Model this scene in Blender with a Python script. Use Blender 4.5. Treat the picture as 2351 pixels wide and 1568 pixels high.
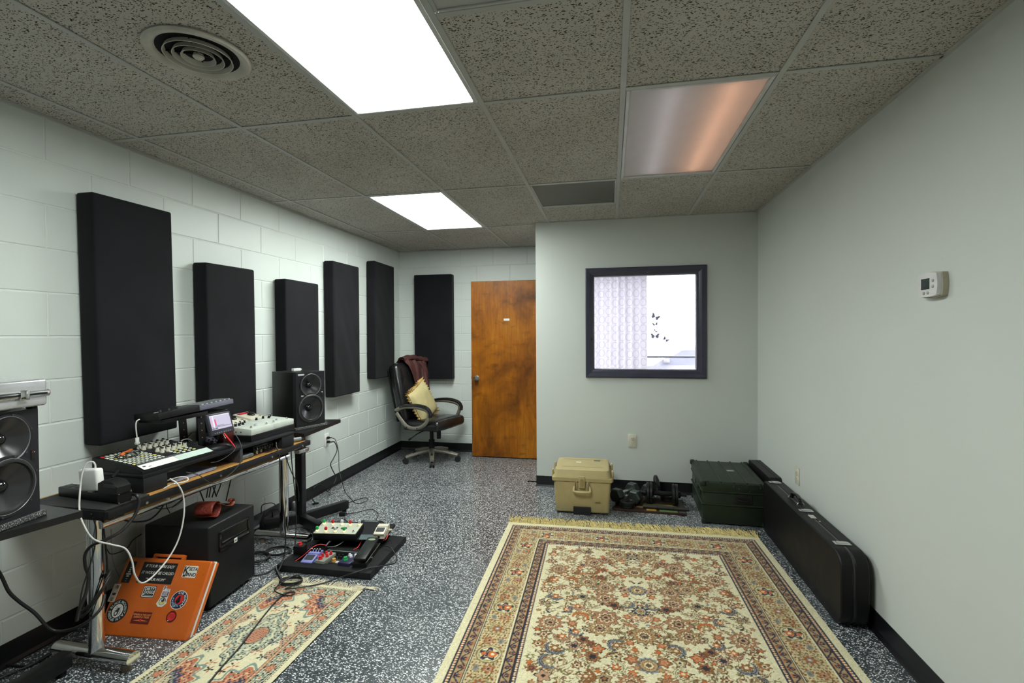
import bpy, bmesh, math, random
import numpy as np
from mathutils import Matrix, Vector, Quaternion
random.seed(7); RNG = np.random.default_rng(7)
for o in list(bpy.data.objects): bpy.data.objects.remove(o, do_unlink=True)
S = bpy.context.scene
COL = S.collection

# ------------------------------------------------------------------ camera
CAM = np.array([-0.05321, -2.11521, 1.42142]); F = 1123.92
YAW, PIT, ROLL = 0.19920, -0.01586, -0.006395
_w = np.array([-math.sin(YAW)*math.cos(PIT), math.cos(YAW)*math.cos(PIT), math.sin(PIT)])
_r0 = np.array([math.cos(YAW), math.sin(YAW), 0.0]); _u0 = np.cross(_r0, _w)
_r = math.cos(ROLL)*_r0 + math.sin(ROLL)*_u0; _u = -math.sin(ROLL)*_r0 + math.cos(ROLL)*_u0
cd = bpy.data.cameras.new('camera'); cam = bpy.data.objects.new('camera', cd); COL.objects.link(cam)
cd.sensor_width = 36.0; cd.lens = F/2351*36; cd.clip_start = 0.02; cd.clip_end = 200
cam.matrix_world = Matrix(((_r[0], _u[0], -_w[0], CAM[0]), (_r[1], _u[1], -_w[1], CAM[1]), (_r[2], _u[2], -_w[2], CAM[2]), (0, 0, 0, 1)))
S.camera = cam

# ------------------------------------------------------------------ world, exposure
wd = bpy.data.worlds.new('world'); S.world = wd; wd.use_nodes = True
bg = wd.node_tree.nodes['Background']; bg.inputs[0].default_value = (0.87, 0.88, 1.0, 1); bg.inputs[1].default_value = 12.0
S.view_settings.view_transform = 'Standard'; S.view_settings.look = 'None'
S.view_settings.exposure = 0.0; S.view_settings.gamma = 1.0; S.view_settings.use_curve_mapping = False
LAMP_COL = (0.93, 1.0, 0.95); LAMP_STRENGTH = 30.0

# ------------------------------------------------------------------ room numbers (metres)
XL, XR, YJ, YB, XJ, H = -2.6155, 1.1712, 2.3763, 3.5533, -0.7322, 2.4384
YR, YE, T = -3.9, 4.7, 0.6096

def px(u, v, x=None, y=None, z=None):
    """photo pixel -> point on a known plane (x=, y= or z=)"""
    d = _w + (u-1175.5)/F*_r - (v-784)/F*_u
    k, val = [(i, t) for i, t in enumerate((x, y, z)) if t is not None][0]
    p = CAM + d*(val-CAM[k])/d[k]
    return Vector(p)

# ------------------------------------------------------------------ mesh helpers
_bc = {}
def bev_cube(sx, sy, sz, b, seg):
    key = (round(sx, 5), round(sy, 5), round(sz, 5), round(b, 5), seg)
    if key not in _bc:
        bm = bmesh.new(); bmesh.ops.create_cube(bm, size=1)
        for v in bm.verts: v.co = Vector((v.co.x*sx, v.co.y*sy, v.co.z*sz))
        if b > 0:
            b = min(b, .49*min(sx, sy, sz))
            bmesh.ops.bevel(bm, geom=bm.edges[:], offset=b, segments=seg, profile=.5, affect='EDGES')
        bm.verts.index_update()
        _bc[key] = ([tuple(v.co) for v in bm.verts], [tuple(v.index for v in f.verts) for f in bm.faces]); bm.free()
    return _bc[key]
def rot(ax=0, ay=0, az=0):
    return Matrix.Rotation(az, 4, 'Z') @ Matrix.Rotation(ay, 4, 'Y') @ Matrix.Rotation(ax, 4, 'X')
def tr(x, y, z): return Matrix.Translation((x, y, z))
class G:
    def __init__(s): s.v = []; s.f = []
    def add(s, vs, fs, M=None):
        n = len(s.v)
        s.v += [tuple(M @ Vector(p)) for p in vs] if M is not None else [tuple(p) for p in vs]
        s.f += [tuple(i+n for i in f) for f in fs]; return s
    def box(s, c, size, M=None, b=0, seg=2):
        vs, fs = bev_cube(*size, b, seg)
        return s.add([(p[0]+c[0], p[1]+c[1], p[2]+c[2]) for p in vs], fs, M)
    def rng(s, x0, x1, y0, y1, z0, z1, M=None, b=0, seg=2):
        return s.box(((x0+x1)/2, (y0+y1)/2, (z0+z1)/2), (x1-x0, y1-y0, z1-z0), M, b, seg)
    def cyl(s, p0, p1, r, n=16, r2=None, M=None):
        p0, p1 = Vector(p0), Vector(p1); d = p1-p0; L = d.length
        q = Vector((0, 0, 1)).rotation_difference(d.normalized()) if L > 1e-9 else Quaternion()
        r2 = r if r2 is None else r2; vs = []
        for z, rr in ((0, r), (L, r2)):
            for k in range(n):
                a = 2*math.pi*k/n; vs.append(p0 + q @ Vector((rr*math.cos(a), rr*math.sin(a), z)))
        fs = [(k, (k+1) % n, n+(k+1) % n, n+k) for k in range(n)] + [tuple(range(n-1, -1, -1)), tuple(range(n, 2*n))]
        return s.add(vs, fs, M)
    def lathe(s, prof, n=24, M=None, closed=False):
        """profile of (r, z) turned about z"""
        vs, fs, ring = [], [], []
        for r, z in prof:
            if r < 1e-6: ring.append([len(vs)]); vs.append((0, 0, z))
            else:
                ring.append(list(range(len(vs), len(vs)+n)))
                vs += [(r*math.cos(2*math.pi*k/n), r*math.sin(2*math.pi*k/n), z) for k in range(n)]
        for a, b in zip(ring[:-1], ring[1:]):
            for k in range(n):
                k2 = (k+1) % n
                q = [a[k % len(a)], a[k2 % len(a)], b[k2 % len(b)], b[k % len(b)]]
                t = []
                for i in q:
                    if i not in t: t.append(i)
                if len(t) > 2: fs.append(tuple(t))
        return s.add(vs, fs, M)
    def tube(s, pts, r, n=8, M=None, caps=True, rs=None, flat=1.0):
        pts = [Vector(p) for p in pts]; m = len(pts); vs = []; up = None
        for i, p in enumerate(pts):
            t = (pts[min(i+1, m-1)]-pts[max(i-1, 0)])
            if t.length < 1e-9: t = Vector((0, 0, 1))
            t.normalize()
            if up is None: up = Vector((0, 0, 1)) if abs(t.z) < .9 else Vector((1, 0, 0))
            a = t.cross(up)
            if a.length < 1e-6: a = t.cross(Vector((1, 0, 0)))
            a.normalize(); b = a.cross(t).normalized(); up = b
            rr = r if rs is None else rs[i]
            vs += [p + a*(rr*math.cos(2*math.pi*k/n)) + b*(rr*flat*math.sin(2*math.pi*k/n)) for k in range(n)]
        fs = [(i*n+k, i*n+(k+1) % n, (i+1)*n+(k+1) % n, (i+1)*n+k) for i in range(m-1) for k in range(n)]
        if caps: fs += [tuple(range(n-1, -1, -1)), tuple(range((m-1)*n, m*n))]
        return s.add(vs, fs, M)
    def prism(s, poly, z0, z1, M=None):
        n = len(poly); vs = [(x, y, z0) for x, y in poly]+[(x, y, z1) for x, y in poly]
        ar = sum(poly[i][0]*poly[(i+1) % n][1]-poly[(i+1) % n][0]*poly[i][1] for i in range(n))
        fs = [(k, (k+1) % n, n+(k+1) % n, n+k) for k in range(n)] + [tuple(range(n-1, -1, -1)), tuple(range(n, 2*n))]
        if ar < 0: fs = [tuple(reversed(f)) for f in fs]
        return s.add(vs, fs, M)
    def grid(s, fn, nu, nv, M=None, closeu=False):
        vs = [fn(i/(nu if closeu else nu-1), j/(nv-1)) for j in range(nv) for i in range(nu)]
        fs = []
        for j in range(nv-1):
            for i in range(nu if closeu else nu-1):
                i2 = (i+1) % nu; fs.append((j*nu+i, j*nu+i2, (j+1)*nu+i2, (j+1)*nu+i))
        return s.add(vs, fs, M)
    def build(s, name, m, parent=None, smooth=35, M=None):
        me = bpy.data.meshes.new(name)
        me.from_pydata(s.v, [], s.f); me.update()
        if smooth:
            me.shade_smooth(); me.set_sharp_from_angle(angle=math.radians(smooth))
        if m is not None: me.materials.append(m)
        o = bpy.data.objects.new(name, me); COL.objects.link(o)
        if parent is not None: o.parent = parent
        if M is not None: o.matrix_local = M
        return o
def tag(o, label, cat=None, group=None, kind=None):
    if label: o['label'] = label
    if cat: o['category'] = cat
    if group: o['group'] = group
    if kind: o['kind'] = kind
    return o
def thing(name, label, cat, loc=(0, 0, 0), rz=0, group=None, M=None):
    o = bpy.data.objects.new(name, None); COL.objects.link(o); o.empty_display_size = .05
    o.location = loc; o.rotation_euler = (0, 0, rz)
    if M is not None: o.matrix_world = M
    return tag(o, label, cat, group)
def struct(o): o['kind'] = 'structure'; return o
def link_copy(src, name, parent, M):
    o = bpy.data.objects.new(name, src.data); COL.objects.link(o); o.parent = parent; o.matrix_local = M; return o
def crm(pts, k=8):
    """Catmull-Rom through points"""
    P = [Vector(p) for p in pts]
    if len(P) < 3: return P
    P = [P[0]*2-P[1]]+P+[P[-1]*2-P[-2]]; out = []
    for i in range(1, len(P)-2):
        a, b, c, d = P[i-1:i+3]
        for j in range(k):
            t = j/k
            out.append(.5*((2*b)+(c-a)*t+(2*a-5*b+4*c-d)*t*t+(3*b-a-3*c+d)*t**3))
    out.append(P[-2]); return out
def text_mesh(txt, size, M, name, m, parent, shear=0.0, align='CENTER', space=1.0, bold=0.0):
    cu = bpy.data.curves.new('lettering', 'FONT'); cu.body = txt; cu.size = size; cu.align_x = align; cu.align_y = 'CENTER'
    cu.shear = shear; cu.space_character = space; cu.offset = bold; cu.resolution_u = 2; cu.extrude = 0.0002
    ob = bpy.data.objects.new('lettering', cu); COL.objects.link(ob)
    bpy.context.view_layer.update()
    me = bpy.data.meshes.new_from_object(ob.evaluated_get(bpy.context.evaluated_depsgraph_get()))
    bpy.data.objects.remove(ob, do_unlink=True); bpy.data.curves.remove(cu)
    me.name = name; me.materials.clear(); me.materials.append(m)
    o = bpy.data.objects.new(name, me); COL.objects.link(o); o.parent = parent; o.matrix_local = M
    return o

# ------------------------------------------------------------------ materials
def srgb(r, g, b):
    f = lambda c: (c/255/12.92) if c/255 <= .04045 else ((c/255+.055)/1.055)**2.4
    return (f(r), f(g), f(b))
_mats = {}
class NT:
    def __init__(s, name):
        s.m = bpy.data.materials.new(name); s.m.use_nodes = True; s.t = s.m.node_tree; s.n = s.t.nodes; s.l = s.t.links
        s.p = s.n['Principled BSDF']
    def new(s, typ, **kw):
        nd = s.n.new(typ)
        for k, v in kw.items(): setattr(nd, k, v)
        return nd
    def link(s, a, b): s.l.new(a, b)
    def pos(s): return s.new('ShaderNodeNewGeometry').outputs['Position']
    def obj(s): return s.new('ShaderNodeTexCoord').outputs['Object']
    def noise(s, vec, scale, detail=3, rough=.5, dist=0):
        nd = s.new('ShaderNodeTexNoise'); s.link(vec, nd.inputs['Vector'])
        nd.inputs['Scale'].default_value = scale; nd.inputs['Detail'].default_value = detail
        nd.inputs['Roughness'].default_value = rough; nd.inputs['Distortion'].default_value = dist
        return nd
    def ramp(s, fac, stops, interp='LINEAR'):
        nd = s.new('ShaderNodeValToRGB'); s.link(fac, nd.inputs[0]); cr = nd.color_ramp; cr.interpolation = interp
        while len(cr.elements) > 1: cr.elements.remove(cr.elements[-1])
        cr.elements[0].position = stops[0][0]; cr.elements[0].color = (*stops[0][1], 1)
        for p, c in stops[1:]:
            e = cr.elements.new(p); e.color = (*c, 1)
        return nd.outputs[0]
    def mix(s, fac, a, b, blend='MIX'):
        nd = s.new('ShaderNodeMix', data_type='RGBA', blend_type=blend)
        for sock, val in ((nd.inputs[0], fac), (nd.inputs[6], a), (nd.inputs[7], b)):
            if hasattr(val, 'default_value') or hasattr(val, 'is_linked'): s.link(val, sock)
            else: sock.default_value = val if isinstance(val, (int, float)) else (*val, 1)
        return nd.outputs[2]
    def math(s, op, a, b=None, clamp=False):
        nd = s.new('ShaderNodeMath', operation=op, use_clamp=clamp)
        for i, val in enumerate((a, b)):
            if val is None: continue
            if isinstance(val, (int, float)): nd.inputs[i].default_value = val
            else: s.link(val, nd.inputs[i])
        return nd.outputs[0]
    def mapping(s, vec, scale=(1, 1, 1), rotz=0, loc=(0, 0, 0)):
        nd = s.new('ShaderNodeMapping'); s.link(vec, nd.inputs[0]); nd.inputs['Scale'].default_value = scale
        nd.inputs['Rotation'].default_value = (0, 0, rotz); nd.inputs['Location'].default_value = loc
        return nd.outputs[0]
    def voro(s, vec, scale, feature='F1', rnd=1.0):
        nd = s.new('ShaderNodeTexVoronoi', feature=feature); s.link(vec, nd.inputs['Vector']); nd.inputs['Scale'].default_value = scale
        nd.inputs['Randomness'].default_value = rnd; return nd
    def bump(s, h, strength=.3, dist=.002):
        nd = s.new('ShaderNodeBump'); nd.inputs['Strength'].default_value = strength; nd.inputs['Distance'].default_value = dist
        s.link(h, nd.inputs['Height']); s.link(nd.outputs[0], s.p.inputs['Normal']); return nd
    def set(s, **kw):
        names = dict(rough='Roughness', metal='Metallic', spec='Specular IOR Level', coat='Coat Weight', coatr='Coat Roughness', sheen='Sheen Weight')
        for k, v in kw.items(): s.p.inputs[names[k]].default_value = v
        return s
def pm(name, col, rough=.5, metal=0., var=.10, scale=12., bump=0., bscale=300., spec=.5, coat=0., speck=None):
    """plain painted / plastic / metal material with a little procedural unevenness"""
    if name in _mats: return _mats[name]
    t = NT(name); co = t.obj()
    n = t.noise(co, scale, 4)
    a = tuple(c*(1-var) for c in col); b = tuple(min(1, c*(1+var)) for c in col)
    c = t.ramp(n.outputs['Fac'], [(.3, a), (.7, b)])
    if speck:
        v = t.noise(co, speck[1], 2); k = t.ramp(v.outputs['Fac'], [(speck[2], (0, 0, 0)), (speck[2]+.03, (1, 1, 1))])
        c = t.mix(k, c, speck[0])
    t.link(c, t.p.inputs['Base Color'])
    r = t.math('MULTIPLY_ADD', n.outputs['Fac'], .12)
    r.node.inputs[2].default_value = max(0.02, rough-.06); t.link(r, t.p.inputs['Roughness'])
    t.set(metal=metal, spec=spec, coat=coat)
    if bump: t.bump(t.noise(co, bscale, 3).outputs['Fac'], bump, .001)
    _mats[name] = t.m; return t.m
def emis(name, col, strength):
    if name in _mats: return _mats[name]
    t = NT(name); t.p.inputs['Base Color'].default_value = (*[c*.15 for c in col], 1)
    t.p.inputs['Emission Color'].default_value = (*col, 1); t.p.inputs['Emission Strength'].default_value = strength
    _mats[name] = t.m; return t.m
def glass(name, tint=(1, 1, 1), rough=0.0, refl=.08):
    if name in _mats: return _mats[name]
    t = NT(name); t.n.remove(t.p)
    a = t.new('ShaderNodeBsdfTransparent'); a.inputs[0].default_value = (*tint, 1)
    g = t.new('ShaderNodeBsdfGlossy'); g.inputs['Roughness'].default_value = rough
    mx = t.new('ShaderNodeMixShader'); mx.inputs[0].default_value = refl
    t.link(a.outputs[0], mx.inputs[1]); t.link(g.outputs[0], mx.inputs[2]); t.link(mx.outputs[0], t.n['Material Output'].inputs[0])
    _mats[name] = t.m; return t.m

BLACK = pm('black_plastic', (.008, .008, .009), .42, bump=.05, spec=.32)
BLACKP = pm('black_painted_steel', (.006, .006, .007), .38, bump=.08, bscale=400, spec=.35)
BLACKM = pm('matt_black', (.007, .007, .008), .7, spec=.2)
GLOSSB = pm('gloss_black', (.008, .008, .009), .12, spec=.6)
DGREY = pm('dark_grey_plastic', (.042, .042, .050), .5, spec=.35)
MGREY = pm('mid_grey_plastic', (.20, .20, .21), .5)
LGREY = pm('light_grey_plastic', (.52, .55, .52), .5)
WHITE = pm('white_plastic', (.78, .78, .75), .4)
CREAM = pm('cream_plastic', (.62, .57, .44), .45)
CHROME = pm('chrome', (.72, .72, .72), .10, metal=1, var=.05)
STEEL = pm('brushed_steel', (.55, .55, .54), .28, metal=1)
ALU = pm('silver_aluminium', (.66, .66, .68), .26, metal=.72, bump=.05, bscale=80)
RED = pm('red_plastic', (.62, .02, .025), .35)
GREEN = pm('green_plastic', (.015, .42, .09), .35)
ORANGEP = pm('amber_plastic', (.62, .30, .05), .4)
RUBBER = pm('black_rubber', (.008, .008, .008), .75, spec=.2)
IVORY = pm('ivory_plastic', (.60, .58, .47), .4)
SLOT = pm('dark_slot', (.01, .01, .01), .8)
# ================================================================== surface materials
def m_block():
    t = NT('painted_block'); p = t.pos()
    n = t.noise(p, 2.2, 3); f = t.noise(p, 160, 4, .65); pit = t.voro(p, 55)
    c = t.ramp(n.outputs['Fac'], [(.3, (.595, .635, .605)), (.7, (.645, .685, .655))])
    t.link(c, t.p.inputs['Base Color'])
    k = t.ramp(pit.outputs['Distance'], [(.05, (0, 0, 0)), (.16, (1, 1, 1))])
    h = t.math('ADD', t.math('MULTIPLY', f.outputs['Fac'], .6), t.math('MULTIPLY', k, .25))
    t.bump(h, .22, .002); t.set(rough=.42, spec=.4); return t.m
def m_drywall(name, col):
    t = NT(name); p = t.pos(); n = t.noise(p, 1.6, 4); f = t.noise(p, 260, 2)
    c = t.ramp(n.outputs['Fac'], [(.3, tuple(x*.97 for x in col)), (.7, col)])
    sc = t.noise(p, 34, 2); k = t.ramp(sc.outputs['Fac'], [(.77, (0, 0, 0)), (.80, (1, 1, 1))])
    c = t.mix(t.math('MULTIPLY', k, .12), c, (.30, .29, .26)); t.link(c, t.p.inputs['Base Color'])
    t.bump(f.outputs['Fac'], .06, .001); t.set(rough=.5, spec=.35); return t.m
def m_floor():
    t = NT('flake_epoxy_floor'); p = t.pos()
    w = t.noise(p, 60, 2); pw = t.mix(.012, p, w.outputs['Color'])
    base = t.ramp(t.noise(p, 1.2, 3).outputs['Fac'], [(.35, (.030, .037, .043)), (.65, (.058, .068, .076))])
    dens = t.noise(p, 2.4, 3)
    out = base
    for sc, rz, thr, col in ((150, .9, .74, (.17, .19, .20)), (105, 2.1, .80, (.012, .014, .017)), (108, .4, .735, (.80, .82, .82)), (150, 1.3, .795, (.72, .75, .76))):
        mp = t.mapping(pw, (1.0, 1.7, 1.0), rz)
        v = t.voro(mp, sc)
        sep = t.new('ShaderNodeSeparateColor'); t.link(v.outputs['Color'], sep.inputs[0])
        th = t.math('MULTIPLY_ADD', dens.outputs['Fac'], -.18); th.node.inputs[2].default_value = thr+.09
        k = t.math('GREATER_THAN', sep.outputs[0], th)
        d = t.math('LESS_THAN', v.outputs['Distance'], .46)
        out = t.mix(t.math('MULTIPLY', k, d), out, col)
    t.link(out, t.p.inputs['Base Color'])
    t.bump(t.noise(p, 90, 3).outputs['Fac'], .10, .001)
    t.set(rough=.32, spec=.5, coat=.25, coatr=.2); return t.m
def m_tile():
    t = NT('fissured_ceiling_tile'); p = t.pos()
    base = t.ramp(t.noise(p, 3, 3).outputs['Fac'], [(.3, (.46, .435, .395)), (.7, (.53, .505, .465))])
    w = t.noise(p, 45, 2); out = base; hs = None
    for sc, st, rz, thr, col in ((44, 2.7, .5, .30, (.035, .027, .021)), (60, 2.3, 1.9, .28, (.045, .036, .028)), (120, 1.2, .8, .40, (.10, .08, .062)), (92, 1.9, 2.6, .34, (.07, .055, .043))):
        pw = t.mix(.014, p, w.outputs['Color'])
        v = t.voro(t.mapping(pw, (1, st, 1), rz), sc)
        sep = t.new('ShaderNodeSeparateColor'); t.link(v.outputs['Color'], sep.inputs[0])
        th = t.math('MULTIPLY', sep.outputs[1], thr)
        k = t.math('LESS_THAN', v.outputs['Distance'], th)
        out = t.mix(k, out, col); hs = k if hs is None else t.math('MAXIMUM', hs, k)
    t.link(out, t.p.inputs['Base Color'])
    t.bump(t.math('SUBTRACT', 1.0, hs), .35, .003); t.set(rough=.9, spec=.15); return t.m
def m_door():
    t = NT('stained_birch_veneer'); o = t.obj()
    g = t.noise(t.mapping(o, (14, 1, 1.1)), 3.0, 6, .6, .4)
    bl = t.noise(t.mapping(o, (1, 1, .7)), 2.6, 5, .6, .6); sm = t.noise(t.mapping(o, (1, 1, 2.2)), 5.5, 4, .6)
    c = t.ramp(bl.outputs['Fac'], [(.28, (.060, .018, .002)), (.42, (.19, .057, .002)), (.56, (.34, .108, .003)), (.75, (.42, .158, .009))])
    c = t.mix(t.math('MULTIPLY', t.ramp(g.outputs['Fac'], [(.42, (0, 0, 0)), (.62, (1, 1, 1))]), .40), c, (.13, .040, .003))
    c = t.mix(t.math('MULTIPLY', t.ramp(sm.outputs['Fac'], [(.55, (0, 0, 0)), (.75, (1, 1, 1))]), .6), c, (.055, .018, .003))
    t.link(c, t.p.inputs['Base Color']); t.set(rough=.42, spec=.3); t.bump(g.outputs['Fac'], .06, .001); return t.m
def m_perf(name, plate, hole, sc):
    t = NT(name); o = t.obj()
    mp = t.mapping(o, (1, 1, 1), .785)
    v = t.voro(mp, sc, rnd=0.0)
    k = t.ramp(v.outputs['Distance'], [(.30, hole), (.36, plate)]); t.link(k, t.p.inputs['Base Color'])
    t.bump(v.outputs['Distance'], .3, .002); t.set(rough=.5); return t.m
M_BLOCK = m_block(); M_FLOOR = m_floor(); M_TILE = m_tile()
M_WALL = m_drywall('painted_drywall', (.60, .63, .60))
M_MORTAR = pm('painted_mortar', (.66, .68, .655), .6, var=.06)
M_BASE = pm('black_vinyl_base', (.008, .008, .010), .30, var=.2)
M_TEE = pm('ceiling_grid_paint', (.43, .44, .42), .45, var=.05)
M_FIXT = pm('fixture_white_metal', (.55, .56, .55), .35)
M_DOOR = m_door()

def slab(name, x0, x1, y0, y1, z0, z1, m):
    return struct(G().rng(x0, x1, y0, y1, z0, z1).build(name, m, smooth=0))

# ================================================================== shell
floor = slab('floor', XL-.2, XR+.2, YR-.2, YE+.2, -.12, 0, M_FLOOR)
ceiling = slab('ceiling', XL-.2, XR+.2, YR-.2, YE+.2, H+.09, H+.2, pm('plenum_grey', (.2, .2, .2), .8))
wall_left = slab('wall_left', XL-.2, XL-.003, YR, YB+.2, 0, H+.09, M_MORTAR)
wall_back = slab('wall_back', XL-.003, XJ+.01, YB+.003, YB+.2, 0, H+.09, M_MORTAR)
wall_right = slab('wall_right', XR, XR+.2, YR, YE, 0, H+.09, M_WALL)
wall_rear = slab('wall_rear', XL-.2, XR+.2, YR-.2, YR, 0, H+.09, M_WALL)
# partition with the inside window (opening) and its return wall with the doorway
WX0, WX1, WZ0, WZ1 = -.215, .692, 1.085, 1.945
g = G(); y0, y1 = YJ, YJ+.115
g.rng(XJ, WX0, y0, y1, 0, H+.09); g.rng(WX1, XR, y0, y1, 0, H+.09); g.rng(WX0, WX1, y0, y1, 0, WZ0); g.rng(WX0, WX1, y0, y1, WZ1, H+.09)
wall_partition = struct(g.build('wall_partition', M_WALL, smooth=0))
g = G(); DY0, DY1 = 2.50, 3.34
g.rng(XJ, XJ+.115, YJ+.115, DY0, 0, H+.09); g.rng(XJ, XJ+.115, DY1, YB+.2, 0, H+.09); g.rng(XJ, XJ+.115, DY0, DY1, 2.05, H+.09)
wall_return = struct(g.build('wall_return', M_WALL, smooth=0))
# the small front room behind the partition
slab('wall_side', XJ-.1, XJ+.05, YB+.2, YE, 0, H+.09, M_WALL)
g = G(); EX0, EX1, EZ0, EZ1 = -.55, 1.14, .55, 2.28
g.rng(XJ, EX0, YE, YE+.18, 0, H+.09); g.rng(EX1, XR+.2, YE, YE+.18, 0, H+.09); g.rng(EX0, EX1, YE, YE+.18, 0, EZ0); g.rng(EX0, EX1, YE, YE+.18, EZ1, H+.09)
struct(g.build('wall_front', M_WALL, smooth=0))

# concrete block courses: every block its own piece
def blocks(parent, length0, length1, to_M, first, clip_hi):
    bl, bh, gp = .4064, .2032, .0035
    cache = {}
    def mesh(w, h):
        k = (round(w, 4), round(h, 4))
        if k not in cache:
            g = G(); e = .0045; d = .0035
            a, b = w/2, h/2
            vs = [(-a, -b, 0), (a, -b, 0), (a, b, 0), (-a, b, 0), (-a+e, -b+e, d), (a-e, -b+e, d), (a-e, b-e, d), (-a+e, b-e, d)]
            g.add(vs, [(0, 1, 5, 4), (1, 2, 6, 5), (2, 3, 7, 6), (3, 0, 4, 7), (4, 5, 6, 7)])
            o = g.build('block', M_BLOCK, parent, smooth=0); cache[k] = o; return o, True
        return cache[k], False
    for c in range(12):
        z0, z1 = c*bh, min((c+1)*bh, clip_hi)
        s = first + (0 if c % 2 == 1 else bl/2); s -= bl*math.ceil((s-length0)/bl)
        while s < length1:
            a, b = max(s, length0), min(s+bl, length1)
            if b-a > .03:
                o, new = mesh(b-a-gp, z1-z0-gp)
                M = to_M((a+b)/2, (z0+z1)/2)
                if new: o.matrix_local = M
                else: link_copy(o, 'block', parent, M)
            s += bl
# left wall: local x along +y?  (block face normal -> +x)
ML = lambda s, z: Matrix(((0, 0, 1, XL-.0035), (1, 0, 0, s), (0, 1, 0, z), (0, 0, 0, 1)))
blocks(wall_left, -1.55, YB, ML, -.31, H)
MBk = lambda s, z: Matrix(((1, 0, 0, s), (0, 0, -1, YB+.0035), (0, 1, 0, z), (0, 0, 0, 1)))
blocks(wall_back, XL, XJ, MBk, -1.825-.0, H)
struct(G().rng(XL-.006, XL, YR, -1.55, 0, H).build('wall_left_end', M_BLOCK, smooth=0))

# baseboards (black vinyl cove base)
def base(name, p0, p1, nrm):
    p0, p1, n = Vector((*p0, 0)), Vector((*p1, 0)), Vector((*nrm, 0)); prof = [(0, .1016), (.003, .1016), (.004, .02), (.010, .005), (.016, 0), (0, 0)]
    vs = [p+n*d+Vector((0, 0, z)) for p in (p0, p1) for d, z in prof]; k = len(prof)
    fs = [(i, (i+1) % k, k+(i+1) % k, k+i) for i in range(k)]+[tuple(range(k)), tuple(range(2*k-1, k-1, -1))]
    return struct(G().add(vs, fs).build(name, M_BASE, smooth=0))
base('baseboard_left', (XL, YR), (XL, YB), (1, 0)); base('baseboard_back', (XL, YB), (XJ, YB), (0, -1))
base('baseboard_partition', (XJ-.004, YJ), (XR, YJ), (0, -1)); base('baseboard_right', (XR, YR), (XR, YJ), (-1, 0))
base('baseboard_return', (XJ, YJ), (XJ, DY0), (-1, 0))

# ================================================================== ceiling grid
colsX = [XL]+[i*T for i in range(-4, 2)]+[XR]
rowsY = [YR]+[j*2*T for j in range(-3, 3)]+[YB]
LIGHTS = {(-1.2192, -1.2192), (-1.8288, 1.2192), (0.0, 0.0)}
cells = []
for a, b in zip(colsX[:-1], colsX[1:]):
    for c, d in zip(rowsY[:-1], rowsY[1:]):
        if any(abs(a-l[0]) < .01 and abs(c-l[1]) < .01 for l in LIGHTS): continue
        if abs(a+T) < .01 and abs(c+2*T) < .01: cells.append((a, b, -T, 0)); continue       # grille takes the other half
        if abs(a+T) < .01 and abs(c-2*T) < .01: cells.append((a, b, 3*T, YJ)); continue
        if d <= YJ or b <= XJ: cells.append((a, b, c, d)); continue
        if a >= XJ:
            if c < YJ: cells.append((a, b, c, YJ))
        else:
            if c < YJ: cells.append((a, b, c, YJ)); cells.append((a, XJ, YJ, d))
            else: cells.append((a, XJ, c, d))
tcache = {}
for a, b, c, d in cells:
    w, l = b-a-.012, d-c-.012
    if w < .03 or l < .03: continue
    k = (round(w, 3), round(l, 3)); M = tr((a+b)/2, (c+d)/2, H+.012)
    if k not in tcache:
        tcache[k] = G().box((0, 0, 0), (w, l, .014), b=.0025, seg=1).build('ceiling_tile', M_TILE, ceiling, smooth=0); tcache[k].matrix_local = M
    else: link_copy(tcache[k], 'ceiling_tile', ceiling, M)
TW = .024
def tee(x0, x1, y0, y1):
    G().rng(x0, x1, y0, y1, H, H+.0045, b=.0012, seg=1).build('grid_tee', M_TEE, ceiling, smooth=0)
for x in colsX[1:-1]:
    tee(x-TW/2, x+TW/2, YR, YB if x < XJ else YJ)
for y in rowsY[1:-1]:
    xs = [c for c in colsX if (y < YJ or c <= XJ)]
    if y > YJ: xs.append(XJ)
    for a, b in zip(xs[:-1], xs[1:]): tee(a+TW/2, b-TW/2, y-TW/2, y+TW/2)
tee(-T+TW/2, -TW/2, -T-TW/2, -T+TW/2); tee(-T+TW/2, -TW/2, 3*T-TW/2, 3*T+TW/2)
for i, (p0, p1) in enumerate((((XL, YR), (XL+.02, YB)), ((XL, YB-.02), (XJ, YB)), ((XR-.02, YR), (XR, YJ)), ((XJ, YJ-.02), (XR, YJ)), ((XJ-.02, YJ), (XJ, YB)))):
    struct(G().rng(p0[0], p1[0], p0[1], p1[1], H, H+.004).build('trim_%d' % (i+1), M_TEE, smooth=0))

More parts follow.
